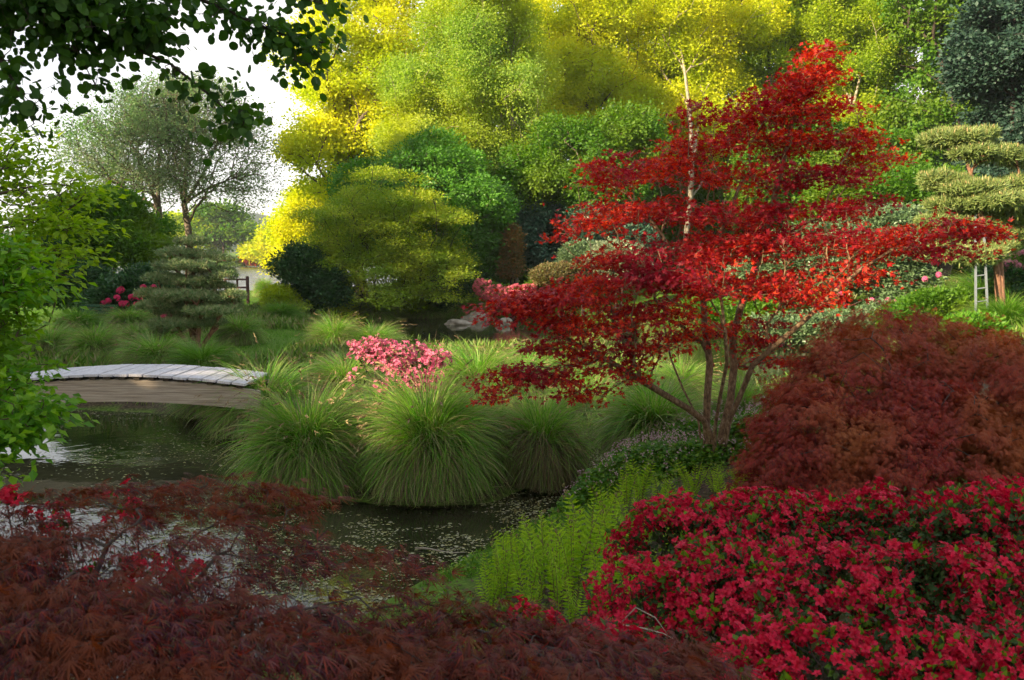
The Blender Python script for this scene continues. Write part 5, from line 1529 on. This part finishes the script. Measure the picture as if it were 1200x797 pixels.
def fern(name, label, h, nf, lean, curl=True):
    root = empty(name, label=label, cat='fern', group='upright young ferns')
    gl, gr_ = Geo(), Geo()
    for i in range(nf):
        az = rng.uniform(0, 6.28); ln = lean * rng.uniform(.3, 1.2); L = h * rng.uniform(.75, 1.1)
        npn = 17
        s = np.linspace(0, 1, npn)
        o = np.array([math.cos(az), math.sin(az), 0])
        c = o[None] * (.03 + ln * L * s ** 1.8)[:, None] + np.array([0, 0, 1.0])[None] * (L * s * (1 - .12 * ln * s))[:, None]
        if curl:
            e = s > .93
            c[e] += o * .02 * ((s[e] - .93) / .07)[:, None]
        gr_.tube(c[::3], np.linspace(.0045, .0012, len(c[::3])), 4)
        tw = rng.uniform(0, 3.14)
        side = np.array([math.cos(tw), math.sin(tw), 0]); t = unit(np.gradient(c, axis=0))
        side = unit(side[None] - (side[None] * t).sum(1, keepdims=True) * t)
        fwd = np.cross(side, t)
        m = slice(2, npn)
        prof = (np.sin(np.clip(s[m] * 1.02, 0, 1) * math.pi) ** .7 * .078 + .008) * (h / .6)
        for sg in (-1, 1):
            tp = side[m] * sg + t[m] * rng.uniform(.25, .55) + fwd[m] * .15 + rng.normal(0, .08, side[m].shape)
            V, F = scatter((LEAF[0] * [.36, 1, 1], LEAF[1]), c[m], tp, fwd[m] + t[m] * .3 + rng.normal(0, .12, side[m].shape), prof * rng.uniform(.85, 1.15, len(prof)))
            gl.add(V, T=F)
            # notched edge: short lobes along each pinna
            for f_ in (.35, .6):
                pc = c[m] + unit(tp) * (prof * f_)[:, None]
                for s2 in (-1, 1):
                    V, F = scatter((CHIP[0] * [.8, 1, 1], CHIP[1]), pc, unit(tp) * .5 + t[m] * s2, fwd[m], prof * .16)
                    gl.add(V, T=F)
        if curl:
            th = np.linspace(0, 4.5, 8); r = np.linspace(.013, .004, 8)
            cc = c[-1] + o[None] * (r * np.sin(th))[:, None] + np.array([0, 0, 1.0])[None] * (.012 - r * np.cos(th))[:, None]
            gr_.tube(cc, .0045, 4)
    gl.build('fronds', M_FERN, root)
    gr_.build('stalks', M_RACHIS, root)
    return root


fp = [fern('fern', 'x', .62, 6, .22), fern('fern', 'x', .62, 6, .36), fern('fern', 'x', .6, 8, .5, False)]
FERNS = [(0, 590, 712, 95, 'upright lime fern at the left end of the fern patch'), (0, 618, 716, 92, 'slender lime fern second from the left end of the fern patch'), (1, 640, 700, 118, 'lime fern in the middle of the patch behind the low laceleaf maple'),
         (0, 655, 722, 96, 'shorter lime fern at the front of the patch centre'), (0, 672, 702, 110, 'tall lime fern with curled tips right of the patch centre'), (1, 688, 672, 118, 'tallest lime fern at the back of the patch'),
         (0, 700, 716, 90, 'lime fern directly left of the lowest crimson flowers'), (1, 630, 672, 86, 'small lime fern at the back left of the patch near the mown bank'), (0, 604, 690, 80, 'thin lime fern nearest the pond edge'),
         (0, 672, 738, 70, 'low lime fern at the front edge under the laceleaf tips'), (1, 722, 690, 100, 'lime fern behind the leftmost crimson azalea sprig'), (1, 742, 650, 92, 'fern between the flowering ground cover and the azalea'),
         (1, 750, 590, 66, 'far lime fern in the middle of the flowering ground cover'), (0, 735, 598, 60, 'far slender fern at the left of the flowering ground cover'), (1, 775, 600, 56, 'far fern touching the top of the azalea at left'),
         (2, 812, 590, 60, 'lacy yellow-green fern below the red maple trunk'), (2, 850, 612, 66, 'lacy yellow-green fern above the azalea crest'), (2, 838, 580, 40, 'small lacy fern right of the maple trunk base'),
         (1, 895, 600, 50, 'fern tips peeping over the azalea under the weeping maple'), (0, 625, 730, 60, 'short fern at the very front of the patch'), (1, 740, 715, 90, 'fern showing through the left gap in the azalea'), (1, 905, 618, 50, 'fern behind the azalea crest at the foot of the weeping maple'),
         (0, 645, 668, 70, 'little fern behind the tallest ones on bare soil'), (1, 795, 668, 86, 'fern glimpsed through the top gap of the azalea'), (0, 578, 700, 60, 'outermost small fern at the left of the patch')]
FERNS += [(0, 575, 722, 70, 'outer front fern at the left foot of the patch'), (1, 600, 676, 76, 'fern at the pond edge behind the left end of the patch'), (1, 712, 628, 80, 'fern standing between the patch and the flowering ground cover'),
          (2, 700, 650, 66, 'spreading fern behind the tallest fern of the patch'), (2, 720, 740, 80, 'spreading fern under the leftmost crimson flowers'), (2, 760, 640, 60, 'spreading fern behind the top left azalea flowers'),
          (2, 872, 588, 50, 'spreading fern tucked under the weeping maple edge'), (2, 800, 610, 56, 'spreading fern in front of the ground cover flowers'), (1, 660, 690, 100, 'fern packed in the middle of the patch')]
used = set()
for (kd, u, v, hp, lab) in FERNS:
    q = G(u, v); s = hp / 1000 * q[1] / .62
    loc = (q[0], q[1], q[2] - .01)
    if kd not in used:
        used.add(kd); r = fp[kd]; r.location = loc; r.scale = (s, s, s); r['label'] = lab; r.rotation_euler = (0, 0, rng.uniform(0, 6))
    else:
        copy_tree(fp[kd], loc, rng.uniform(0, 6.28), (s * rng.uniform(.9, 1.2), s * rng.uniform(.9, 1.2), s), lab, 'upright young ferns')

# ------------------------------------------------------------------ flowering ground cover on the bank
M_GC = leaf_mat('ground_cover_leaves', [(.05, .15, .012), (.08, .21, .016), (.12, .27, .02), (.17, .29, .03)], trans=.35)
M_GCF = leaf_mat('ground_cover_flowers', [(.5, .33, .36), (.6, .45, .45), (.4, .22, .25)], trans=.3)
poly = plan([(650, 606), (668, 590), (700, 572), (740, 548), (790, 532), (850, 528), (930, 540), (930, 600), (840, 612), (760, 612), (700, 612), (668, 612)])
lo, hi = poly.min(0), poly.max(0)
xy = rng.uniform(lo, hi, (15000, 2)); sd = sdist(xy[:, 0], xy[:, 1], poly)
s_n = sdist(xy[:, 0], xy[:, 1], NEAR)
m_ = (sd > 0) & (s_n > .05); xy, sd = xy[m_], sd[m_]
top = .06 + .26 * np.clip(sd / .4, 0, 1) + .07 * np.sin(xy[:, 0] * 5) * np.cos(xy[:, 1] * 4.3)
z = gz(xy[:, 0], xy[:, 1])
per = 5
k = np.repeat(np.arange(len(xy)), per)
hh = top[k] * rng.random(len(k)) ** .35
pos = np.column_stack([xy[k] + rng.normal(0, .03, (len(k), 2)), z[k] + hh])
tip = rng.normal(0, 1, (len(k), 3)) * [1, 1, .35]
V, F = scatter((LEAF[0] * [1.5, 1, 1], LEAF[1]), pos, tip, rng.normal(0, .45, tip.shape) + [0, 0, 1], .055 * rng.uniform(.5, 1.2, len(k)))
g = Geo(); g.add(V, T=F)
gc = tag(g.build('ground_cover', M_GC), label='leafy green ground cover with tiny pale pink flowers below the red maple', cat='ground cover', kind='stuff')
sel = rng.choice(len(xy), 1100); hf = top[sel] + rng.uniform(.02, .13, len(sel))
cf = np.column_stack([xy[sel], z[sel] + hf])
kk = np.repeat(np.arange(len(cf)), 3)
V, F = scatter(FLOWER, cf[kk] + rng.normal(0, .012, (len(kk), 3)), rng.normal(size=(len(kk), 3)), rng.normal(0, .8, (len(kk), 3)) + [0, -.3, .5], .013)
g = Geo(); g.add(V, T=F)
ft = cf.copy(); ft[:, 2] = z[sel]
V, F = scatter((NEEDLE[0] * [.15, 1, 1], NEEDLE[1]), ft, cf - ft, rng.normal(size=cf.shape), hf + .01)
g.build('flowers', M_GCF, gc)
g = Geo(); g.add(V, T=F); g.build('flower_stalks', M_RACHIS, gc)

# low weeds and seedlings over the near bank
xy = rng.uniform([-1.5, 3.2], [6, 12.5], (5200, 2)); s_n = sdist(xy[:, 0], xy[:, 1], NEAR)
w_ = np.sin(xy[:, 0] * 2.1 + 1) + np.sin(xy[:, 1] * 2.7 + xy[:, 0]) + rng.normal(0, .5, len(xy))
xy = xy[(s_n > .25) & (w_ > -.3)]
k = np.repeat(np.arange(len(xy)), 9)
hh = rng.uniform(.01, .10, len(k)) * rng.uniform(.4, 1.6, len(xy))[k]
p_ = xy[k] + rng.normal(0, .035, (len(k), 2))
V, F = scatter((LEAF[0] * [1.2, 1, 1], LEAF[1]), np.column_stack([p_, gz(p_[:, 0], p_[:, 1]) + hh]), rng.normal(0, 1, (len(k), 3)) * [1, 1, .4] + [0, 0, .2], rng.normal(0, .5, (len(k), 3)) + [0, 0, 1], .038 * rng.uniform(.5, 1.3, len(k)))
g = Geo(); g.add(V, T=F)
tag(g.build('bank_weeds', leaf_mat('weed_leaves', [(.06, .15, .012), (.11, .24, .016), (.18, .32, .02), (.22, .30, .03)], trans=.35)), label='low leafy weeds scattered over the near bank among the ferns', cat='weeds', kind='stuff')

# leaf litter and low weeds on the near bank
xy = rng.uniform([-4, 2], [6, 13], (26000, 2)); s_n = sdist(xy[:, 0], xy[:, 1], NEAR); xy = xy[s_n > .15]
k = len(xy); a = rng.uniform(0, 6.28, k)
V, F = scatter(LEAF, np.column_stack([xy, gz(xy[:, 0], xy[:, 1]) + .012]), np.column_stack([np.cos(a), np.sin(a), rng.normal(0, .3, k)]), rng.normal(0, .4, (k, 3)) + [0, 0, 1], rng.uniform(.012, .05, k))
g = Geo(); g.add(V, T=F)
tag(g.build('leaf_litter', leaf_mat('litter', [(.06, .035, .02), (.12, .07, .035), (.09, .09, .03), (.05, .10, .015)], trans=.1)), label='fallen brown leaves and bits scattered on the bare bank soil', cat='leaf litter', kind='stuff')

# twig floating on the pond near the bank
g = Geo(); a = G(487, 645); b = G(545, 650)
s = np.linspace(0, 1, 9)[:, None]; pts = a + (b - a) * s; pts[:, 2] = .012 + .01 * np.sin(s[:, 0] * 7)
g.tube(pts, np.linspace(.011, .005, 9), 6)
g.tube([pts[5], pts[5] + [.1, .09, .02], pts[5] + [.16, .12, .015]], [.006, .004, .002], 5)
tag(g.build('twig', M_BARK_PALE, smooth=True), label='thin bare twig floating on the water near the mown bank', cat='twig')

# bare twigs arching in front of the azalea
g = Geo(); pts = np.array([P(700, 742, 2.75), P(726, 732, 2.8), P(752, 736, 2.85), P(776, 742, 2.9), P(796, 752, 2.9)]); g.tube(pts, [.0035, .003, .0027, .002, .0015], 5)
g.tube([P(700, 742, 2.75), P(690, 790, 2.75), P(688, 900, 2.78), [P(688, 900, 2.78)[0], 2.8, float(gz(P(688, 900, 2.78)[0], 2.8)) - .02]], [.0036, .004, .0045, .005], 5)
g.tube([pts[1], P(745, 712, 2.8), P(768, 724, 2.82), P(784, 746, 2.84)], [.0028, .0024, .002, .0014], 5)
tag(g.build('bare_twig', M_BARK_PALE, smooth=True), label='bare pale twig arching across the lower left of the crimson azalea', cat='twig')

# ------------------------------------------------------------------ leafy tree at the left edge
M_DOG = leaf_mat('leaves_left_edge', [(.07, .20, .014), (.11, .28, .016), (.16, .34, .02), (.24, .42, .025)], trans=.45, tint=(.22, .38, .02), tint_scale=1.2, tboost=1.5, rough=.4)
M_DOG2 = leaf_mat('leaves_left_upper', [(.20, .34, .02), (.28, .42, .025), (.36, .48, .035)], trans=.5, tboost=1.5)
bx0 = P(-60, 700, 5.6); base = np.array([bx0[0] - .2, 5.6, float(gz(bx0[0] - .2, 5.6)) - .1])


def eb2(u, v, d, ru, rv, rd): return eb(u, v, d, ru, rv, rd)


blobs = [eb(10, 340, 5.2, 55, 30, .35), eb(-5, 385, 5.1, 60, 30, .4), eb(25, 400, 5.0, 40, 18, .25), eb(0, 440, 5.0, 50, 30, .35), eb(20, 470, 4.9, 45, 22, .3), eb(30, 488, 4.9, 36, 14, .2), eb(0, 510, 4.9, 40, 26, .3), eb(8, 550, 4.9, 24, 24, .2),
         eb(-60, 420, 5.3, 60, 110, .6), eb(-90, 330, 5.4, 70, 100, .6), eb(10, 300, 5.3, 30, 14, .2), eb(-60, 560, 5.0, 40, 50, .4)]
tree('dogwood_tree', 'fresh green leafy tree hanging over the pond along the left edge', 'tree', base, [stem_to(base, P(-70, 420, 5.4), .4, 7), stem_to(base + [0, .1, 0], P(-90, 300, 5.5), .4, 7)], blobs, 980, 11, (.08, .08, .04), LEAF, .066,
     M_DOG, M_BARK, group='leafy trees leaning in from the left', gaps=.35, gscale=.35, shell=.25, step=.18, r_tip=.003, tilt=.5, upn=.9, leaf_droop=.55, sizejit=.2)
base2 = base + [-.5, 1.1, 0]; base2[2] = float(gz(base2[0], base2[1])) - .1
blobs = [eb(30, 190, 7.2, 55, 18, .5), eb(70, 215, 7.2, 45, 12, .4), eb(15, 235, 7.1, 50, 16, .5), eb(95, 232, 7.3, 26, 9, .2), eb(50, 262, 7.0, 45, 12, .4), eb(-30, 200, 7.3, 70, 50, .7), eb(20, 160, 7.3, 30, 8, .3), eb(90, 270, 7.0, 24, 9, .2), eb(0, 290, 7.0, 60, 12, .5), eb(75, 300, 6.9, 26, 9, .2), eb(65, 325, 6.9, 16, 8, .2)]
tree('dogwood_tree', 'yellow-green leafy tree with thin layered twigs above the left edge one', 'tree', base2, [stem_to(base2, P(-60, 250, 7.2), .4, 8), np.array([P(-60, 250, 7.2), P(-20, 232, 7.2), P(20, 222, 7.2), P(60, 215, 7.2)])], blobs, 480, 9, (.13, .13, .04), LEAF, .064,
     M_DOG2, M_BARK, group='leafy trees leaning in from the left', gaps=.3, gscale=.5, shell=.2, step=.2, r_tip=.003, tilt=.45, upn=.9, leaf_droop=.4)

# ------------------------------------------------------------------ round-leaved tree whose branches hang into the top left corner
M_KAT = leaf_mat('leaves_round', [(.025, .08, .010), (.045, .12, .012), (.07, .16, .015)], trans=.45, tboost=1.3, rough=.5)
kb = np.array([-4.6, 3.2, 0]); kb[2] = float(gz(kb[0], kb[1])) - .1


def line_targets(pts, n, sig):
    pts = np.array(pts); s = rng.random(n) * (len(pts) - 1); i = s.astype(int); f = (s - i)[:, None]
    return pts[i] * (1 - f) + pts[i + 1] * f + rng.normal(0, 1, (n, 3)) * sig


b1 = [P(-160, -60, 4.2), P(-40, -30, 4.2), P(60, 5, 4.2), P(130, 45, 4.25), P(200, 75, 4.3), P(250, 115, 4.3), P(284, 148, 4.35)]
b2 = [P(-40, -30, 4.2), P(80, -30, 4.3), P(180, -20, 4.4), P(250, 5, 4.4), P(305, 30, 4.5), P(345, 62, 4.5), P(368, 92, 4.5)]
b3 = [P(180, -20, 4.4), P(270, -25, 4.5), P(350, -4, 4.6), P(395, 10, 4.6)]
b4 = [P(-160, -60, 4.2), P(-60, 20, 4.0), P(0, 70, 4.0), P(25, 110, 4.0), P(40, 145, 4.0)]
b5 = [b2[4], P(335, 42, 4.5), P(378, 50, 4.5)]
b6 = [P(60, 5, 4.2), P(90, 60, 4.1), P(112, 100, 4.1)]
ex = np.concatenate([line_targets(b1, 120, (.05, .05, .04)), line_targets(b2, 80, (.05, .05, .04)), line_targets(b3, 26, (.04, .04, .03)), line_targets(b4, 55, (.06, .06, .05)), line_targets(b5, 24, (.03, .03, .03)), line_targets(b6, 22, (.04, .04, .03)),
                     line_targets([P(-60, 20, 4.1), P(60, 25, 4.1), P(150, 25, 4.2), P(200, 35, 4.2)], 100, (.09, .09, .06)), line_targets([P(0, -20, 4.1), P(60, 10, 4.1), P(160, 10, 4.2)], 110, (.1, .1, .08)), line_targets([P(0, -30, 4.1), P(220, -40, 4.2)], 90, (.08, .08, .06))])
up_b = crown_blobs((-5.2, 4.0, 6.6), (3.4, 3.4, 2.2), 10, .4)
lowp = in_blobs(up_b, 420, .4, .2, 1)
pk = np.vstack([ex, lowp])
root = empty('katsura_tree', kb, label='round-leaved tree whose dark branches hang into the top left corner', cat='tree')
st = [np.array([kb, kb + [.1, .1, 1.5], kb + [.15, .2, 3.0], kb + [.2, .3, 4.4]])]
st.append(np.array([st[0][2], st[0][2] + [.5, .3, .5], b1[0], *b1[1:]])); st.append(np.array(b2)); st.append(np.array(b3)); st.append(np.array(b4)); st.append(np.array(b5)); st.append(np.array(b6))
sk = grow([s - kb for s in st], pk - kb, alpha=.3, step=.1, r_tip=.0016, expo=2.0, up=.1, wob=.1)
g = Geo(); branches_geo(g, sk, 6, 0, 1.2); g.build('trunk', M_BARK_DARK, root, smooth=True)
pos, tip, nrm = leaves_at(ex, 7, (.06, .06, .04), kb + [0, 0, 4], tilt=.8, upn=.3, droop=.7, out=.3)
V, F = scatter(ROUND, pos - kb, tip, nrm + [0, -.5, 0], .047 * rng.uniform(.4, 1.25, len(pos)), .15)
g = Geo(); g.add(V, T=F)
pos, tip, nrm = leaves_at(lowp, 26, (.28, .28, .2), kb + [0, 0, 4], tilt=.6)
V, F = scatter(CHIP, pos - kb, tip, nrm, .11); g.add(V, T=F)
g.build('crown', M_KAT, root)

haze_box()
